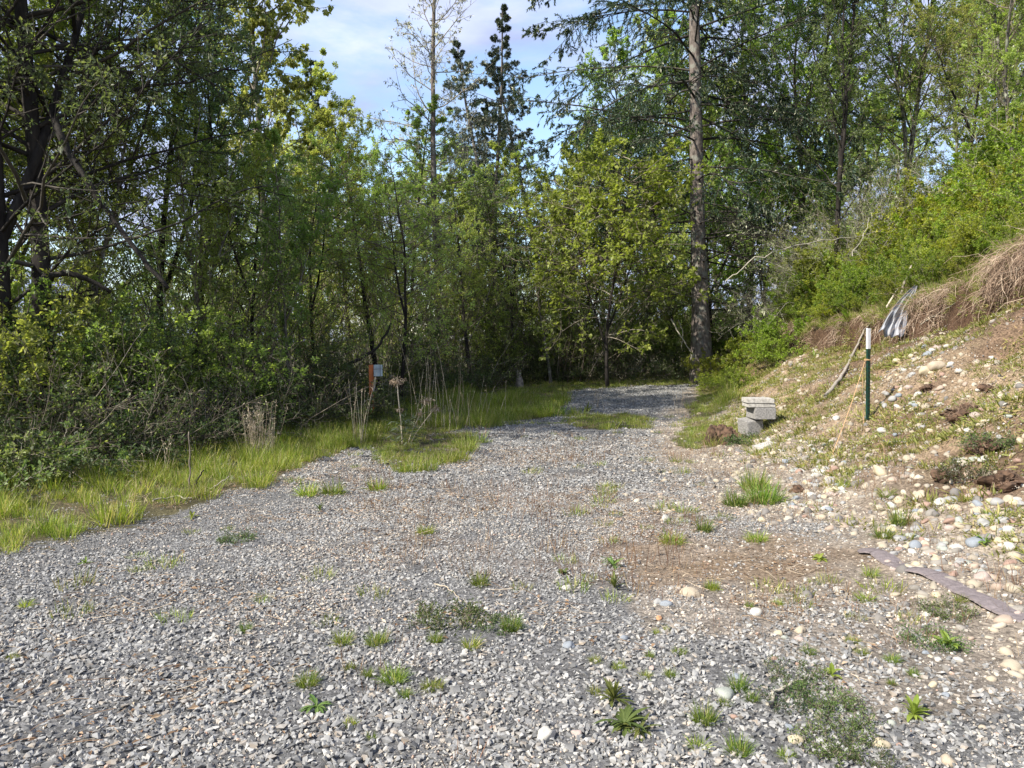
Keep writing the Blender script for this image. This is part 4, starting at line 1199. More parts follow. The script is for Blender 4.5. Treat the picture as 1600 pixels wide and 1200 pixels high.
M['wood_grey'] = tint_mat('weathered grey wood', [(0, (.20, .17, .14)), (1, (.36, .32, .27))], .9, 25, .35, .5, 60)
M['wood_dark'] = tint_mat('dark wet wood', [(0, (.010, .009, .007)), (1, (.032, .027, .022))], .9, 25, .35, .5, 60)
M['wood_pale'] = tint_mat('pale cut wood', [(0, (.45, .38, .30)), (1, (.62, .55, .45))], .8, 25, .2)
stickpx('driftwood_stick', [(1290, 625), (1312, 596), (1325, 574), (1338, 548), (1352, 530), (1364, 514)], .032, M['wood_grey'], 'long crooked grey stick lying up the bank behind the post', lift=.04)
stickpx('stick', [(1385, 480, Yt + .5), (1402, 452, Yt + .7)], .022, M['wood_pale'], 'short pale cut stake beside the top of the tarp', lift=.05, jit=0, taper=.1, ns=4)
stickpx('stick', [(1407, 462, Yt + .8), (1413, 440, Yt + .95), (1424, 415, Yt + 1.1)], .03, M['wood_grey'], 'mottled broken branch poking up above the tarp', jit=.01)
stickpx('stick', [(1438, 510), (1460, 498), (1490, 478), (1500, 468)], .010, M['twig_pale'], 'thin pale root reaching out below the hanging roots')
stickpx('stick', [(1217, 543), (1222, 525), (1226, 508)], .018, M['wood_grey'], 'short grey stub leaning at the low end of the bank edge')
stickpx('stick', [(1236, 535), (1246, 515), (1253, 500)], .016, M['wood_grey'], 'thin bent grey stick at the low end of the bank edge')
stickpx('leaning_log', [(84, 185, 10.0), (105, 235, 9.9), (140, 290, 9.8), (178, 345, 9.8), (215, 395, 9.7), (262, 450, 9.7)], .05, M['wood_dark'], 'dark leaning log slanting down from the thick forked tree', 'log', jit=.006)
stickpx('fallen_branch', [(470, 622, 15.2), (500, 592, 15.2), (533, 573, 15.3), (565, 560, 15.4), (590, 545, 15.5), (612, 505, 15.7)], .045, M['wood_dark'], 'dark arched branch rising behind the orange marker', 'branch', jit=.012)
stickpx('fallen_branch', [(60, 440, 10.4), (100, 425, 10.4), (135, 435, 10.5), (175, 455, 10.6)], .05, M['wood_dark'], 'dark crooked bough at head height left of the leaning log', 'branch', jit=.012)
stickpx('fallen_branch', [(1048, 498, 21.3), (1060, 520, 21.2), (1070, 535, 21.1), (1080, 552, 21.1)], .022, M['twig_pale'], 'bleached dead twig leaning against the fir foot', 'branch')
stickpx('fallen_branch', [(1060, 500, 21.2), (1068, 520, 21.2), (1064, 545, 21.2)], .015, M['twig_pale'], 'thin bleached twig crossing the other beside the fir', 'branch')
stickpx('fallen_branch', [(1135, 440, 18), (1180, 400, 18), (1250, 382, 18), (1330, 372, 18.4), (1385, 360, 19)], .013, M['twig_pale'], 'long bleached dead branch lying across the grey brush', 'branch', jit=.03)
stickpx('fallen_branch', [(1330, 400, 16), (1352, 365, 16.2), (1362, 330, 16.4)], .009, M['twig_pale'], 'bleached branch standing out of the hill shrubs', 'branch', jit=.02)
stickpx('stick', [(295, 768), (297, 740, gp(295, 768)[1]), (296, 705, gp(295, 768)[1]), (295, 675, gp(295, 768)[1])], .010, M['twig'], 'upright thin brown stem in the grass strip', jit=.004, taper=.4)
stickpx('stick', [(303, 768), (307, 752, gp(303, 768)[1]), (318, 735, gp(303, 768)[1])], .013, M['wood_dark'], 'short dark bent stick in the grass strip', jit=.004)
stickpx('stick', [(318, 772), (335, 760, gp(318, 772)[1]), (357, 746, gp(318, 772)[1])], .007, M['twig_pale'], 'thin pale twig slanting out of the grass strip')
stickpx('stick', [(240, 790), (270, 783), (300, 786)], .010, M['twig_pale'], 'bleached bent twig lying at the gravel edge', lift=.05)
stickpx('stick', [(1200, 1112), (1212, 1085), (1240, 1075), (1262, 1062)], .009, M['twig_pale'], 'bleached forked twig among the low green weeds')
stickpx('stick', [(548, 660), (420, 648), (330, 655)], .008, M['twig_pale'], 'long thin dead cane lying along the brambles', lift=.25)
stickpx('stick', [(680, 918), (705, 925), (722, 948)], .004, M['straw'], 'short curved straw on the gravel')

# landscape edging
em = tint_mat('brown purple rubber edging', [(0, (.135, .112, .11)), (1, (.20, .17, .168))], .8, 30, .2, .5, 80)
cpx = [(1343, 862), (1372, 866), (1398, 882), (1428, 893), (1462, 902), (1496, 918), (1530, 938), (1566, 957), (1604, 968), (1660, 975)]
Cw = np.array([gp(*q) for q in cpx]); tt = np.linspace(0, len(Cw) - 1, 73)
P = np.stack([np.interp(tt, np.arange(len(Cw)), Cw[:, c]) for c in range(3)], -1)
for _ in range(6): P[1:-1] = (P[:-2] + 2 * P[1:-1] + P[2:]) / 4
T = nrm(np.gradient(P, axis=0)); S = nrm(np.cross(T, [0, 0, 1.0]))
half = .076 * (1 + .08 * np.sin(tt * 5) + rng.normal(0, .03, len(tt)))[:, None]
half[:3] *= np.array([[.5], [.75], [.95]])
e = empty('garden_edging', (0, 0, 0), 0, 1, label='brown purple strip of garden edging curving over the pebbles', category='edging')
P[:, 2] = height(P[:, 0], P[:, 1]) + .014 + .010 * np.sin(tt * 2.2)
for sgi in range(9):
    i0, i1 = sgi * 8, sgi * 8 + 9
    p_ = P[i0:i1].copy(); s_ = S[i0:i1] * half[i0:i1]; k = len(p_)
    p_[-1] -= T[i1 - 1] * .004
    up = np.array([0, 0, .018])
    ac = Acc()
    prof = [p_ - s_ - up * .5, p_ - s_ * .96 + up * .1, p_ - s_ * .5 + up * .35, p_ + s_ * .0 + up * .42, p_ + s_ * .5 + up * .35, p_ + s_ * .96 + up * .1, p_ + s_ - up * .5]
    G_ = np.stack(prof, 1); G_[:, 1:-1, 2] += rng.normal(0, .0012, (k, 5))
    m_ = 7; ii = np.arange(k * m_).reshape(k, m_)
    Qd = np.stack([ii[:-1, :-1], ii[:-1, 1:], ii[1:, 1:], ii[1:, :-1]], -1).reshape(-1, 4)
    bt = np.stack([ii[:-1, 0], ii[1:, 0], ii[1:, -1], ii[:-1, -1]], -1)
    ends = [[0, 1, 2, 3], [0, 3, 4, 5], [0, 5, 6, 6]]
    ac.add(G_.reshape(-1, 3), np.concatenate([Qd, bt]), [[0, 1, 2], [0, 2, 3], [0, 3, 4], [0, 4, 5], [0, 5, 6], [ii[-1, 0], ii[-1, 2], ii[-1, 1]], [ii[-1, 0], ii[-1, 3], ii[-1, 2]], [ii[-1, 0], ii[-1, 4], ii[-1, 3]], [ii[-1, 0], ii[-1, 5], ii[-1, 4]], [ii[-1, 0], ii[-1, 6], ii[-1, 5]]], rng.uniform(.2, .9))
    link('edging_panel', ac.mesh('edging_panel', em, False), e)

# marker post with notice, weathered stump
orange = flat_mat('faded orange brown plastic', (.58, .17, .05), .6, .12, 8, .1)
notice = flat_mat('pale blue grey notice sheet', (.42, .50, .52), .5, .05, 8, .05)
YM = 15.2; mxp = (580 - 800) / FPX * YM; mz = float(height(mxp, YM)); mtop = float(at(580, 570, YM)[2])
e = empty('marker_post', (mxp, YM, mz - .1), R(18), 1, label='orange brown marker post with a pale notice box by the brambles', category='marker')
link('post_blade', box_mesh('post_blade', .095, .022, mtop - mz + .1, orange, .004), e)
o_ = link('notice_box', box_mesh('notice_box', .17, .10, .225, notice, .004), e); o_.location = (.125, -.02, mtop - mz + .1 - .225)
o_ = link('notice_frame', box_mesh('notice_frame', .012, .012, .235, flat_mat('grey trim', (.25, .28, .29), .5, .05), .002), e); o_.location = (.165, -.078, mtop - mz + .1 - .23)
o_ = link('notice_frame', box_mesh('notice_frame', .168, .010, .010, flat_mat('grey trim', (.25, .28, .29), .5, .05), .002), e); o_.location = (.125, -.076, mtop - mz + .1 - .085)
stickpx('stick', [(587, 590, YM - .15), (584, 612, YM - .25), (577, 640, YM - .4)], .014, M['wood_pale'], 'thin pale stick leaning below the notice box', jit=.004)
ac = Acc(); k = 9; ns = 14
a_ = np.arange(ns) * 2 * math.pi / ns
rg = []
for i, zz in enumerate(np.linspace(-.1, .46, k)):
    rr = (.105 - .07 * max(0, (i - 3) / 5)) * (1 + .18 * np.sin(a_ * 3 + i * .2) + rng.normal(0, .06, ns))
    rg.append(np.stack([rr * np.cos(a_), rr * np.sin(a_), np.full(ns, zz) + (rng.normal(0, .035, ns) if i > k - 3 else 0)], -1))
V_ = np.array(rg); ii = np.arange(k * ns).reshape(k, ns)
Qd = np.stack([ii[:-1], np.roll(ii[:-1], -1, 1), np.roll(ii[1:], -1, 1), ii[1:]], -1).reshape(-1, 4)
ac.add(np.concatenate([V_.reshape(-1, 3), [[0, 0, .40]]]), Qd, [[ii[-1, j], ii[-1, (j + 1) % ns], k * ns] for j in range(ns)], .8)
sx0, sy0 = float(at(812, 590, 20.6)[0]), 20.6
solo('stump', ac.mesh('stump', tint_mat('weathered silver wood', [(0, (.11, .095, .085)), (1, (.24, .21, .19))], .9, 14, .5, .6, 30), False), (sx0, sy0, float(height(sx0, sy0))), (R(3), R(-4), 0), 'weathered grey broken stump at the edge of the far shrubs', 'stump')


# ---------------------------------------------------------------- dry stalks and weeds
def stalks(n, rad, h0, h1, r, mat, lean=.12, tufty=0, curve=-.3):
    ac = Acc(); th = rng.uniform(0, 6.28, n); rr = rad * np.sqrt(rng.random(n))
    O = np.stack([rr * np.cos(th), rr * np.sin(th), np.full(n, -.03)], -1)
    D = np.stack([rng.normal(0, lean, n), rng.normal(0, lean, n), np.ones(n)], -1)
    P = grow(O, D, rng.uniform(h0, h1, n), 8, curve, .035)
    tubes(ac, P, r * (1 - .6 * np.linspace(0, 1, 8))[None], 4, rng.random(n))
    if tufty:
        C, T = sample(P, rng.uniform(.72, 1, (n, tufty))); C = C.reshape(-1, 3)
        leaves(ac, C, rng.normal(0, .6, C.shape) + np.array([0, 0, .5]), rng.normal(0, 1, C.shape), rng.uniform(.02, .06, len(C)), rng.uniform(.004, .012, len(C)), rng.random(len(C)))
    return ac.mesh('dry_stalks', mat)


for (px, py, n, rd, h0, h1, tf, lb) in (
        (556, 696, 12, .13, .75, 1.15, 4, 'tall straw stalks fanning up beside the orange marker'),
        (405, 712, 60, .22, .35, .85, 10, 'dense clump of dry straw against the brambles'),
        (384, 700, 10, .2, .4, .8, 3, 'thin dry stems beside the dense straw clump'),
        (658, 668, 5, .2, 1.0, 1.5, 3, 'tall thin straw stalks just past the dead seedhead weed'),
        (690, 668, 14, .4, 1.0, 1.75, 4, 'tallest group of dry canes at the end of the grass strip'),
        (720, 672, 8, .4, .5, 1.0, 3, 'short dry canes before the far grass'),
        (605, 660, 4, .15, .8, 1.2, 0, 'brown stems between marker and seedhead weed'),
        (760, 655, 8, .5, .5, .95, 3, 'scattered dry stems in the shaded far grass'),
        (905, 560, 22, .5, .5, 1.1, 2, 'pale dry stems in the far shrubs right of the stump'),
        (930, 640, 6, .4, .3, .6, 3, 'thin straw stems on the far gravel'),
        (1057, 650, 5, .3, .4, .75, 3, 'thin upright straw by the foot of the slope'),
        (240, 740, 12, .3, .3, .55, 4, 'short dry stems above the bright grass'),
        (850, 820, 9, .35, .18, .40, 6, 'reddish dry weed stems on the middle of the gravel'),
        (1020, 880, 12, .3, .15, .32, 6, 'reddish dry weed stems beside the brown dirt patch'),
        (680, 820, 6, .3, .12, .28, 6, 'thin reddish weed stems near the gravel centre')):
    if py < 600: x, y, z = float(at(px, py, 22.6)[0]), 22.6, 0
    else: x, y, z = gp(px, py)
    red = 'reddish' in lb
    solo('dry_stalks', stalks(n, rd, h0, h1, (.0024 if red else .0036), M['redweed'] if red else M['straw'], .12, tf), (x, y, float(height(x, y))), (0, 0, 0), lb, 'dry weeds')

# dead seedhead weed with grey green leafy foot
x, y, z = gp(632, 694)
k = y / FPX
e = empty('seedhead_weed', (x, y, z), 0, .85, label='dead weed with drooping tan seedheads over grey green leaves', category='weed')
ac = Acc(); Hs = 118 * k
P = grow([[-.04, 0, 0]], [[-.02, 0, 1]], Hs, 10, 0, .02); tubes(ac, P, .011, 6, .9)
Pb = grow([[.06, 0, 0], [.1, .05, 0]], [[.35, 0, 1], [.5, .1, .9]], [Hs * .75, Hs * .7], 8, -.3, .05); tubes(ac, Pb, .007, 5, .7)
link('stalk', ac.mesh('stalk', M['straw'], True), e)
hd = Acc()
for c, r_, n in ((P[0, -1], .14, 150), (P[0, 5], .07, 50), (Pb[0, -1], .13, 90), (Pb[1, -1], .10, 70), (Pb[0, 5], .08, 40)):
    C = c + rng.normal(0, r_ * .4, (n, 3)) * np.array([1, 1, .5])
    leaves(hd, C, rng.normal(0, .6, C.shape) + np.array([0, 0, -.7]), rng.normal(0, 1, C.shape), rng.uniform(.04, .09, n), rng.uniform(.01, .022, n), rng.random(n), .3)
link('seedheads', hd.mesh('seedheads', tint_mat('dry seedheads', [(0, (.18, .13, .08)), (.6, (.33, .25, .17)), (1, (.45, .37, .27))], .9, 10, .2)), e, kind='stuff')
lf = Acc(); n = 200
C = np.stack([rng.normal(.03, .10, n), rng.normal(0, .10, n), rng.uniform(.02, .45 * Hs, n)], -1); az = np.arctan2(C[:, 1], C[:, 0]) + rng.normal(0, .5, n)
leaves(lf, C, np.stack([np.cos(az), np.sin(az), rng.uniform(-.6, .5, n)], -1), np.array([0, 0, 1.0]) + rng.normal(0, .3, (n, 3)), rng.uniform(.12, .24, n), rng.uniform(.015, .03, n), rng.random(n), .2)
link('leaves', lf.mesh('leaves', leaf_mat('grey green weed leaves', [(0, (.07, .10, .06)), (1, (.20, .25, .16))], .3, 1.4)), e)


def leafweed(n, l0, l1, wd, up, mat, name='leafy_weed'):
    ac = Acc(); az = np.arange(n) * 2.4 + rng.normal(0, .3, n); ln_ = rng.uniform(l0, l1, n)
    el_ = np.radians(rng.uniform(up[0], up[1], n))
    D = np.stack([np.cos(az) * np.cos(el_), np.sin(az) * np.cos(el_), np.sin(el_)], -1)
    P = grow(np.zeros((n, 3)), D, ln_, 6, -1.0, .06)
    T = nrm(np.gradient(P, axis=1)); S = nrm(np.cross(T, [0, 0, 1.0])); Nn = np.cross(S, T)
    pr = np.array([.15, .6, .9, 1, .7, .05])[None, :, None] * (ln_ * wd)[:, None, None] / 2
    v = np.stack([P + S * pr + Nn * pr * .3, P, P - S * pr + Nn * pr * .3], 2).reshape(n, 18, 3)
    q = np.array([[i * 3 + j, i * 3 + j + 1, i * 3 + j + 4, i * 3 + j + 3] for i in range(5) for j in range(2)])
    ac.add(v, (np.arange(n)[:, None, None] * 18 + q[None]).reshape(-1, 4), None, np.repeat(rng.random(n), 10))
    return ac.mesh(name, mat)


lw = leaf_mat('broad weed leaves', [(0, (.08, .12, .03)), (1, (.16, .20, .05))], .35, 1.6, rough=.55)
ly = leaf_mat('yellow green weed leaves', [(0, (.14, .20, .03)), (1, (.24, .30, .06))], .35, 1.6, rough=.35)
for (px, py, n, l0, l1, wd, up, mt, lb) in (
        (958, 1098, 26, .06, .12, .17, (25, 85), lw, 'upright dark green weed with lance shaped leaves'),
        (975, 1135, 38, .06, .17, .16, (5, 50), lw, 'sprawling dark green dandelion like weed on the grey gravel'),
        (1000, 1145, 24, .05, .13, .16, (5, 50), lw, 'smaller sprawling weed touching the dandelion like one'),
        (882, 897, 14, .04, .08, .4, (10, 60), lw, 'small round leaved dark weed in the middle gravel'),
        (960, 920, 14, .08, .15, .16, (40, 85), lw, 'tall narrow leaved weed beside the reddish stems'),
        (958, 885, 10, .08, .14, .2, (20, 70), lw, 'narrow leaved weed above the reddish stems'),
        (1480, 1010, 16, .06, .12, .35, (20, 80), ly, 'yellow green broad leaved weed below the edging strip'),
        (1428, 1120, 16, .06, .10, .28, (25, 80), ly, 'fleshy olive weed near the big tan stone'),
        (1322, 515, 16, .20, .36, .24, (30, 85), ly, 'large yellow green leafy plant high on the bank'),
        (1222, 552, 14, .15, .28, .22, (30, 85), ly, 'leafy plant at the low end of the bank edge'),
        (1272, 560, 10, .12, .22, .22, (20, 70), ly, 'pale rosette weed between bank edge and crooked stick'),
        (1540, 850, 10, .05, .09, .4, (20, 80), ly, 'bright round leaved weed among the cobbles'),
        (1300, 1058, 8, .04, .07, .5, (20, 80), ly, 'tiny bright round leaved weed in the low green mat'),
        (1280, 875, 12, .05, .10, .35, (10, 50), ly, 'bright low weed at the back of the dirt patch'),
        (880, 650, 12, .14, .26, .2, (40, 85), ly, 'leafy weed clump on the far gravel'),
        (918, 645, 12, .14, .24, .2, (40, 85), lw, 'dark leafy weed clump on the far gravel'),
        (870, 662, 14, .08, .16, .4, (5, 40), ly, 'flat bright weed at the near side of the far grass'),
        (300, 810, 10, .05, .10, .2, (30, 85), ly, 'bright weed at the corner of the grass strip'),
        (134, 882, 7, .04, .08, .3, (20, 80), ly, 'tiny bright weed alone near the frame edge'),
        (500, 800, 9, .06, .11, .2, (30, 85), lw, 'small upright weed beyond the grass strip corner'),
        (495, 1108, 14, .05, .10, .22, (5, 50), lw, 'flat olive weed among sharp stones')):
    x, y, z = gp(px, py)
    solo('leafy_weed', leafweed(int(n * 1.5), l0 * .7, l1, wd * .85, up, mt), (x, y, z + .005), (0, 0, rng.uniform(0, 6)), lb, 'weed')

# countable grass tufts
TF = [tuft_mesh('grass_tuft', nn_, r_, .04, .11, .0034, M['grass_dark'], .5, .7) for nn_, r_ in ((260, .050), (200, .045), (300, .060), (170, .038))]
TFY = [tuft_mesh('grass_tuft', nn_, r_, .04, .10, .0034, M['grass'], .55, .8) for nn_, r_ in ((220, .055), (170, .04), (130, .032))]
tufts = [
    (750, 915, 40, 0, 'dense dark green tuft alone in the middle gravel'), (382, 988, 28, 0, 'round tuft alone among sharp stones, well away from the others'),
    (535, 1008, 45, 0, 'wide thin tuft at the outer end of the tuft cluster'), (588, 1008, 46, 0, 'tallest tuft of the cluster'),
    (735, 1012, 46, 1, 'wide yellow tipped tuft of the cluster'), (680, 1003, 28, 0, 'small upright tuft behind the cluster'),
    (547, 1048, 26, 0, 'small dense tuft near the dark centre tuft'), (575, 1058, 24, 0, 'low tuft touching the dark centre tuft'),
    (615, 1065, 50, 0, 'largest dark tuft in the centre of the cluster'), (480, 1072, 42, 0, 'tuft on the outer side of the cluster'),
    (676, 1078, 38, 1, 'yellow green tuft closest to the white flat stone'), (632, 1092, 32, 0, 'thin tuft in front of the largest dark tuft'),
    (548, 1135, 27, 1, 'small yellowish tuft before the flat olive weed'), (580, 1155, 24, 1, 'small yellowish tuft closest to the lower frame edge'),
    (40, 948, 34, 1, 'pale tuft alone by the frame edge'), (930, 1034, 22, 1, 'bright small tuft behind the lance leaved weed'),
    (1115, 922, 30, 1, 'yellow green tuft beside the round tan cobble'), (1050, 848, 44, 1, 'large tuft at the back corner of the dirt patch'),
    (1100, 830, 42, 0, 'tall tuft behind the dirt patch'), (1182, 845, 38, 1, 'wide tuft on the back edge of the dirt patch'),
    (1015, 1028, 20, 0, 'small green tuft by the white flat stone on sand'), (1062, 1022, 24, 1, 'yellowish tuft touching the white flat stone on sand'),
    (1025, 990, 18, 1, 'tiny yellow tuft behind the white flat stone'), (968, 1045, 30, 1, 'straw coloured tuft near the lance leaved weed'),
    (1008, 1060, 26, 1, 'straw coloured thin tuft beside the round grey cobble'), (1048, 1058, 26, 0, 'green thin tuft beside the round grey cobble'),
    (1155, 1078, 42, 0, 'dark tuft beside the pale green cobble'), (1132, 1102, 26, 1, 'tuft in front of the pale green cobble'), (1175, 1096, 30, 0, 'dark tuft just past the pale green cobble'),
    (1100, 1130, 46, 0, 'tall green tuft with straw at its foot'), (1090, 1170, 50, 1, 'large straw mixed tuft at the lower frame edge'), (1155, 1178, 46, 0, 'large green tuft at the lower frame edge'),
    (1228, 1186, 36, 1, 'yellow tuft at the lower frame edge'), (1262, 1022, 30, 0, 'tuft at the upper end of the low green mat'),
    (1332, 1004, 24, 1, 'bright small tuft on the sand'), (1346, 1022, 26, 1, 'second bright tuft on the sand, slightly nearer'), (1395, 1036, 28, 0, 'wide tuft over bluish stones'),
    (1427, 1056, 24, 0, 'thin tuft over sand near small pale stones'), (1393, 1070, 20, 1, 'short bright tuft over bluish stones'),
    (1352, 940, 46, 1, 'tall thin tuft in front of the edging strip'), (1360, 900, 40, 1, 'thin tuft at the near end of the edging strip'), (1500, 940, 30, 1, 'thin tuft between edging strip and sand'),
    (665, 834, 30, 1, 'yellow tuft in the middle distance gravel'), (590, 766, 46, 1, 'bright sunlit tuft on gravel inside the grass strip'), (480, 775, 50, 1, 'bright wide tuft on the gravel tongue'),
    (520, 772, 40, 1, 'bright tuft next to the wide one on the gravel tongue'), (1150, 790, 40, 0, 'blue green tuft where the bank begins'), (1195, 785, 60, 0, 'large blue green grassy clump at the foot of the bank'),
    (1178, 765, 50, 0, 'blue green grassy clump behind the large one'), (1385, 775, 40, 1, 'tuft below the yellow cobble on the bank'), (1320, 760, 36, 1, 'tuft near the reddish upright stone'), (1380, 840, 44, 0, 'green clump among cobbles behind the edging strip'),
    (1405, 820, 46, 0, 'blue green clump among cobbles'), (800, 985, 40, 0, 'thin dark tuft patch in the middle gravel'), (1110, 920, 20, 0, 'tiny tuft near the tan cobble'), (20, 1030, 20, 1, 'tiny yellow tuft at the frame edge'),
    (1040, 985, 16, 1, 'tiny straw tuft on the sand'), (1170, 950, 22, 1, 'thin straw tuft on the sand'), (1215, 945, 20, 1, 'small tuft near the white cobble on sand'), (930, 1085, 26, 1, 'dry thin tuft beside the lance leaved weed')]
for (px, py, w_, kind, lb) in tufts:
    x, y, z = gp(px, py)
    pr = (TFY if kind else TF); me = pr[rng.integers(len(pr))]
    s_ = (w_ / FPX * y) / .165
    o_ = solo('grass_tuft', me, (x, y, z), (0, 0, rng.uniform(0, 6.28)), lb, 'grass tuft'); o_.scale = (s_, s_, s_ * rng.uniform(1.05, 1.6))
bush(B_dark[:1], 570, 14.3, .28, 'small low bramble in front of the orange marker')
bush(B_dark[1:2], 600, 14.4, .22, 'smallest low bramble before the orange marker')
# low green mats
MT = bush_proto(.16, 60, .20, (10, 80), -.3, 5, 0, 7, (.022, .012), 'leaf_bramble', 'twig', r=.002)
M['leaf_mat'] = leaf_mat('small weed leaves', [(0, (.045, .075, .02)), (.6, (.09, .13, .035)), (1, (.17, .20, .08))], .3, 1.5)
MT2 = bush_proto(.14, 70, .20, (10, 80), -.3, 5, 0, 8, (.020, .012), 'leaf_mat', 'twig', r=.002)
for (px, py, s_, pr, lb) in ((1245, 1060, 0.50, MT, 'low dark green mat of weeds at its upper end'), (1280, 1095, 0.56, MT2, 'low olive mat of weeds by the bleached twig'), (1320, 1125, 0.50, MT2, 'low olive mat of weeds before the big tan stone'), (1235, 1100, 0.43, MT, 'low dark weeds beside the bleached forked twig'),
                             (1300, 1165, 0.56, MT2, 'low weeds at the lower frame edge'), (1350, 1185, 0.43, MT, 'dark weeds under the big tan stone'), (700, 968, .8, MT2, 'flat olive mat behind the tuft cluster'), (775, 980, .5, MT2, 'small flat olive mat next to the large one'),
                             (1460, 1005, .6, MT2, 'low weeds around the yellow green broad leaved weed'), (1520, 740, 1.0, MT, 'green weeds below a slumped root clump'), (1550, 690, .9, MT2, 'weeds on the bank close to the frame edge'), (1165, 690, 1.3, MT2, 'bright weeds around the dark sod clump'),
                             (1480, 960, .6, MT2, 'dry olive weeds along the edging strip'), (370, 845, .6, MT2, 'thin low weeds on gravel near the grass corner')):
    x, y, z = gp(px, py)
    place('weed_mat', pr, x, y, s_, None, lb, 'weeds')


# ---------------------------------------------------------------- sod clumps
sodm = flat_mat('dark crumbly sod', (.085, .052, .033), 1.0, .35, 18, 1.0)


def sod(px, py, r, label, tall=1.0):
    x, y, z = gp(px, py)
    e = empty('sod_clump', (x, y, z), rng.uniform(0, 6), 1, label=label, category='sod clump')
    V_, T_ = ico(4, .55, (r * 1.25, r * .9, r * .55 * tall), int(px))
    V_ = V_ + nrm(V_) * (fbm(V_[:, 0] * 22, V_[:, 1] * 22 + V_[:, 2] * 19, 7, 3)[:, None] - .5) * r * 1.1
    ac = Acc(); ac.add(V_ + np.array([0, 0, r * .12]), None, T_); link('soil_lump', ac.mesh('soil_lump', sodm, False), e)
    n = int(260 * r / .15); C = nrm(rng.normal(0, 1, (n, 3))) * np.array([r, r * .8, r * .75]) * .95 + np.array([0, 0, r * .12])
    ac = Acc(); P = grow(C, rng.normal(0, .8, (n, 3)) + np.array([0, -.2, .1]), rng.uniform(.3, 1.0, n) * r, 5, -1.5, .25)
    tubes(ac, P, .0018, 3, rng.random(n) * .6); link('rootlets', ac.mesh('rootlets', M['root']), e)


sod(1118, 694, .17, 'dark fibrous sod clump on the weedy toe of the bank, by the blocks', 2.0)
sod(1510, 650, .17, 'large slumped root clump in the brown earth of the bank')
sod(1245, 768, .07, 'small brown clod among the cobbles at the bank foot')
sod(1450, 610, .08, 'brown clod under the two yellow cobbles')
sod(1540, 700, .11, 'reddish brown clod low on the bank near the frame edge')
sod(1570, 760, .12, 'root tangled clod above the cobble pile')
sod(1480, 745, .08, 'small root tangled clod above the cobble pile')
sod(1540, 610, .08, 'earth clod high on the brown slope')

# ---------------------------------------------------------------- individual stones
CBH = []
for i in range(12):
    V_, T_ = ico(3, .34, (1, rng.uniform(.66, .92), rng.uniform(.52, .76)), 70 + i)
    CBH.append((V_, T_))
COLS = {'tan': (.38, .32, .235), 'yellow': (.43, .365, .25), 'white': (.43, .41, .36), 'grey': (.29, .285, .27), 'green': (.31, .325, .28), 'red': (.29, .195, .15), 'orange': (.42, .23, .12), 'blue': (.22, .24, .26), 'pink': (.36, .29, .25)}
smats = {k_: flat_mat(k_ + ' stone', c, .8, .13, 20, .4) for k_, c in COLS.items()}
cmesh = {}


def cob(kind, i):
    if (kind, i) not in cmesh:
        V_, T_ = CBH[i]; a_ = Acc(); a_.add(V_, None, T_); cmesh[(kind, i)] = a_.mesh('cobble', smats[kind], True)
    return cmesh[(kind, i)]


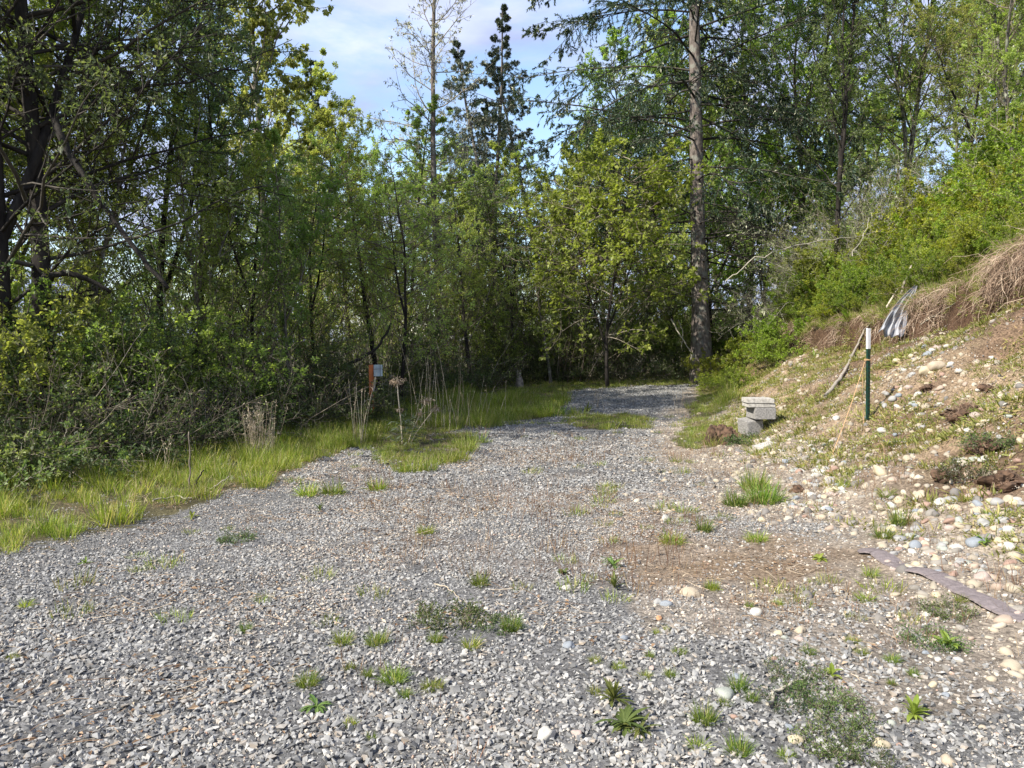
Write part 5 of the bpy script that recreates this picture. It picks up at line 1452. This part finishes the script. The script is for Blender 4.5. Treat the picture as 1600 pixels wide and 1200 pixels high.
stones = [(1078, 930, 30, 'tan', 'round tan speckled cobble in front of the dirt patch'), (1061, 919, 12, 'tan', 'small tan pebble touching the round tan cobble'),
          (853, 1153, 38, 'white', 'pale grey half buried stone below the sprawling weed'), (1133, 1086, 31, 'green', 'pale greenish cobble between dark tufts'), (1087, 1055, 16, 'grey', 'round smooth grey cobble'),
          (1097, 1097, 15, 'tan', 'small round tan cobble before the pale greenish one'), (1030, 968, 13, 'orange', 'small orange pebble on the sand'), (1182, 959, 22, 'white', 'long pale stone at the edge of the sand'),
          (1308, 924, 19, 'white', 'white rounded cobble on the sand in front of the dirt patch'), (1250, 987, 19, 'tan', 'flattened tan cobble on the sand'), (1463, 932, 18, 'yellow', 'creamy cobble just in front of the edging strip'),
          (1377, 1166, 34, 'yellow', 'big tan stone near the lower frame corner'), (1242, 1160, 24, 'yellow', 'creamy angular stone in the low weeds'), (1480, 1190, 26, 'tan', 'tan stone at the lower frame edge'),
          (1458, 1073, 20, 'yellow', 'yellowish pebble on fine sand'), (1466, 1032, 15, 'white', 'white pebble near the broad leaved weed'), (1497, 1034, 16, 'white', 'white chipped pebble near the broad leaved weed'),
          (1524, 850, 28, 'blue', 'round blue grey cobble behind the edging strip'), (1555, 829, 17, 'yellow', 'creamy round cobble in the cobble pile'), (1578, 857, 20, 'white', 'white round cobble in the cobble pile'),
          (1487, 816, 25, 'red', 'reddish brown cobble in the cobble pile'), (1537, 906, 26, 'pink', 'pinkish grey cobble beside the edging strip'), (1580, 922, 28, 'tan', 'flat tan cobble close to the frame edge'),
          (1447, 584, 23, 'yellow', 'rounded yellow cobble high on the bank'), (1463, 574, 25, 'tan', 'flat tan cobble behind the rounded yellow one'), (1303, 735, 20, 'red', 'upright reddish flat stone at the bank foot'),
          (1376, 740, 32, 'yellow', 'long yellow cobble at the bank foot'), (1379, 675, 15, 'white', 'white cobble just below the green post'), (1306, 655, 14, 'white', 'pale cobble near the lower end of the crooked stick'),
          (1190, 814, 15, 'yellow', 'round yellow cobble behind the dirt patch'), (1041, 812, 19, 'white', 'flat white stone behind the dirt patch tuft'), (1549, 561, 10, 'white', 'white cobble alone on bare brown earth'),
          (1530, 610, 11, 'white', 'pale cobble by the slumped root clump'), (1595, 690, 18, 'yellow', 'yellow cobble at the frame edge on the bank'), (1570, 633, 12, 'white', 'white cobble above the reddish clod'),
          (1060, 920, 9, 'white', 'tiny white pebble behind the round tan cobble'), (1163, 943, 12, 'pink', 'pink pebble beside the long pale stone'), (1152, 978, 12, 'grey', 'grey pebble on the sand'),
          (1345, 1050, 14, 'grey', 'flat grey stone by a bright tuft'), (1210, 1032, 14, 'red', 'dark reddish pebble by the low weeds'), (1248, 1000, 15, 'pink', 'pinkish pebble on the sand'), (1018, 1045, 13, 'pink', 'pinkish pebble by the straw coloured tufts'),
          (935, 1117, 15, 'tan', 'round tan pebble in the sprawling weed'), (912, 1103, 15, 'grey', 'round grey pebble beside the sprawling weed'), (890, 1012, 20, 'blue', 'light blue grey stone in the middle gravel'), (885, 920, 14, 'white', 'white pebble in the middle gravel'),
          (1042, 945, 20, 'blue', 'blue grey flat stone near the round tan cobble'), (1028, 942, 18, 'grey', 'grey flat stone near the round tan cobble'), (1000, 985, 13, 'grey', 'bluish grey pebble on sand'), (975, 1000, 14, 'blue', 'dark blue grey pebble on sand'),
          (1148, 1122, 15, 'red', 'reddish stone near the lower frame edge'), (900, 1148, 22, 'pink', 'mottled pink stone beneath the sprawling weed'), (1590, 960, 16, 'pink', 'pink grey cobble at the frame edge past the edging'), (1448, 962, 14, 'white', 'white flat pebble in front of the edging')]
for (px, py, w_, kd, lb) in stones:
    x, y, z = gp(px, py); r_ = w_ / FPX * y / 2
    o_ = solo('cobble', cob(kd, int(rng.integers(12))), (x, y, z + r_ * .12), (rng.normal(0, .15), rng.normal(0, .15), rng.uniform(0, 6.28)), lb, 'stone'); o_.scale = (r_, r_, r_)
# thin flat angular stones
for (px, py, w_, lb) in ((620, 1131, 36, 'flat white angular stone on the grey gravel'), (1097, 997, 30, 'flat white angular stone on the sand'), (1065, 1000, 18, 'broken white stone beside the flat white one on sand'), (725, 1035, 16, 'pale chip near the yellow tipped tuft'), (324, 1003, 22, 'white stone chip in the near gravel'), (430, 995, 14, 'white chip by the round tuft')):
    x, y, z = gp(px, py); r_ = w_ / FPX * y / 2
    V_, T_ = ROCKS[int(rng.integers(26))]; a_ = Acc(); a_.add(V_ * np.array([1, 1, .4]), None, T_)
    o_ = solo('stone_chip', a_.mesh('stone_chip', smats['white']), (x, y, z + r_ * .2), (.1, -.12, rng.uniform(0, 6)), lb, 'stone'); o_.scale = (r_, r_ * .8, r_)
# the rest of the larger cobbles, too alike to tell apart
zones = [(1230, 1330, 730, 810, 60, 'in the pile at the foot of the bank', 'cobbles at the foot of the bank', (9, 18)),
         (1380, 1598, 770, 900, 96, 'in the pile behind the edging strip', 'cobble pile behind the edging', (10, 24)),
         (1380, 1470, 600, 680, 26, 'in the stony streak beside the green post', 'cobbles beside the post', (7, 14)),
         (1400, 1500, 540, 600, 22, 'in the stony streak high on the bank', 'cobbles high on the bank', (7, 15)),
         (1200, 1320, 680, 740, 26, 'on the weedy toe of the bank', 'cobbles on the toe', (7, 14)),
         (1480, 1600, 640, 770, 28, 'stuck in the brown earth of the bank', 'cobbles in the brown earth', (8, 17)),
         (1110, 1240, 640, 720, 18, 'around the block stack', 'stones around the blocks', (6, 11)),
         (1100, 1500, 930, 1180, 34, 'lying on the sandy gravel', 'small cobbles on the sand', (9, 16))]
CW = {'tan': 'tan', 'yellow': 'creamy', 'white': 'whitish', 'grey': 'grey', 'pink': 'pinkish', 'red': 'reddish brown', 'green': 'greenish grey', 'blue': 'blue grey'}
seen_lb = {}
stone_lm = [(px, py, lb) for px, py, w_, kd, lb in stones] + [(1357, 658, 'green post'), (1190, 650, 'block stack'), (1118, 694, 'dark sod clump'), (1510, 650, 'large slumped root clump'), (1470, 905, 'edging strip'), (1280, 1095, 'low green mat')]


def stone_label(px, py, kd, q, lb):
    size = 'small' if q < .33 else 'medium' if q < .66 else 'large'
    base = size + ' ' + CW[kd] + ' cobble ' + lb
    d = sorted((math.hypot(px - a_, (py - b_) * 1.5), c_) for a_, b_, c_ in stone_lm)
    for _, c_ in d[:4]:
        c_ = re.split(r' (?:in|on|at|by|behind|below|beside|before|near|between|of|just|alone|close|under|high|touching|past|above)(?: |$)', c_)[0]
        nb = len(base.split()) + len(c_.split()) + 3
        o_ = base if nb > 16 else base + ', near the ' + c_
        if o_ not in seen_lb: break
    seen_lb[o_] = 1
    return o_


ks = ['tan', 'yellow', 'white', 'tan', 'white', 'grey', 'pink', 'yellow', 'white', 'grey', 'red', 'green', 'blue']
for (a0, a1, b0, b1, n, lb, gr, (w0, w1)) in zones:
    for i in range(n):
        px = rng.uniform(a0, a1); py = rng.uniform(b0, b1)
        x, y, z = gp(px, py); qw = rng.random(); r_ = (w0 + (w1 - w0) * qw) / FPX * y / 2; kd = ks[int(rng.integers(len(ks)))]
        o_ = solo('cobble', cob(kd, int(rng.integers(12))), (x, y, z - r_ * .05), (rng.normal(0, .25), rng.normal(0, .25), rng.uniform(0, 6.28)), stone_label(px, py, kd, qw, lb), 'stone', gr); o_.scale = (r_, r_, r_)

# ---------------------------------------------------------------- litter
LT = []
litm = tint_mat('dead leaf litter', [(0, (.10, .06, .035)), (.4, (.22, .14, .08)), (.8, (.34, .25, .16)), (1, (.45, .38, .28))], .9, 30, .2)
for i in range(5):
    ac = Acc(); n = 7
    C = np.stack([rng.uniform(-.16, .16, n), rng.uniform(-.16, .16, n), rng.uniform(.008, .022, n)], -1)
    leaves(ac, C, np.stack([rng.normal(0, 1, n), rng.normal(0, 1, n), rng.normal(0, .2, n)], -1), np.array([0, 0, 1.0]) + rng.normal(0, .35, (n, 3)), rng.uniform(.02, .045, n), rng.uniform(.010, .022, n), rng.random(n), .35)
    m2_ = 4; O = np.stack([rng.uniform(-.16, .16, m2_), rng.uniform(-.16, .16, m2_), rng.uniform(.012, .02, m2_)], -1)
    tubes(ac, grow(O, np.stack([rng.normal(0, 1, m2_), rng.normal(0, 1, m2_), rng.normal(0, .08, m2_)], -1), rng.uniform(.04, .16, m2_), 4, 0, .12), .0016, 3, rng.random(m2_))
    LT.append(ac.mesh('litter', litm))
x, y = cells(-6, 7, 2.2, 14, 14); k_ = frustum(x, y) & (fbm(x * .8, y * .8, 301, 3) > .47) & (uprime(x, y) < 4.2); x, y = x[k_], y[k_]; n = len(x); s = rng.uniform(.7, 1.2, n)
scatter('leaf_litter', 'dead leaves and twig bits lying on gravel and bank', x, y, height(x, y), euler_from(normal(x, y), rng.uniform(0, 6.28, n)), np.stack([s, s, s], -1), LT)

# bare canes mixed into the bramble edge
B_cane = [bush_proto(1.5, 20, .45, (15, 85), -.8, 7, 3, 1, (.05, .035), 'leaf_bramble', 'twig', ratio=.4, r=.006, jit=.2), bush_proto(1.9, 16, .4, (30, 88), -.5, 8, 3, 1, (.05, .035), 'leaf_light', 'twig', ratio=.45, r=.008, jit=.2)]
for i, (px, Yd) in enumerate(((30, 8.9), (95, 9.3), (150, 9.6), (200, 9.9), (255, 10.4), (305, 11.0), (355, 11.6), (420, 12.4), (470, 13.2), (520, 14.3), (650, 18.0), (760, 20.2), (980, 22.4))):
    placepx('bare_cane_bush', B_cane[i % 2], px, Yd, rng.uniform(.6, .95), None, near('tangle of bare brown canes', px), 'bush', 'bare canes along the brambles')

# more of the tall light trees across the middle and low growth behind them
for (pr, px, Yd, s_, lb) in ((T_alder[0], 548, 22.5, .98, 'airy light alder between cottonwood and round topped alder'), (T_alder[0], 630, 24.0, .92, 'light alder whose top stands left of the bare larch'),
                             (T_alder[1], 700, 25.5, .85, 'soft green alder right behind the bare larch'), (T_alder[1], 480, 24.5, .95, 'soft green alder behind the cottonwood trunk'),
                             (T_alder[0], 345, 22.0, .80, 'light alder behind the slim leaning stem'), (T_alder[0], 1060, 25.0, .95, 'light green alder glimpsed behind the fir trunk'),
                             (T_alder[1], 1120, 24.0, .80, 'soft green alder just past the fir trunk')):
    placepx('alder_tree', pr, px, Yd, s_, None, lb, 'tree')
placepx('conifer_tree', T_con[0], 760, 25.5, .88, None, 'grey green conifer close beside the bare larch', 'tree')
for i in range(16):
    px = 60 + i * 70 + rng.uniform(-20, 20)
    placepx('woodland_bush', T_far[i % 2], px, rng.uniform(23.5, 26.5), rng.uniform(.24, .34), None, near('light green understory growth', px), 'bush', 'bushes of the far wood')
k = 0
while k < 44:
    yy = rng.uniform(10.5, 20); uu_ = rng.uniform(4.75, 6.6)
    xx = float(toe(yy) + uu_ * lipw(yy) / 4.3)
    if xx / yy > .70: continue
    k += 1
    place('salmonberry_shrub', B_bright[k % 2], xx, yy, rng.uniform(.25, .48), None, near('little bright shrub on the bank top', 800 + xx / yy * FPX), 'bush', 'shrubs on the hill')
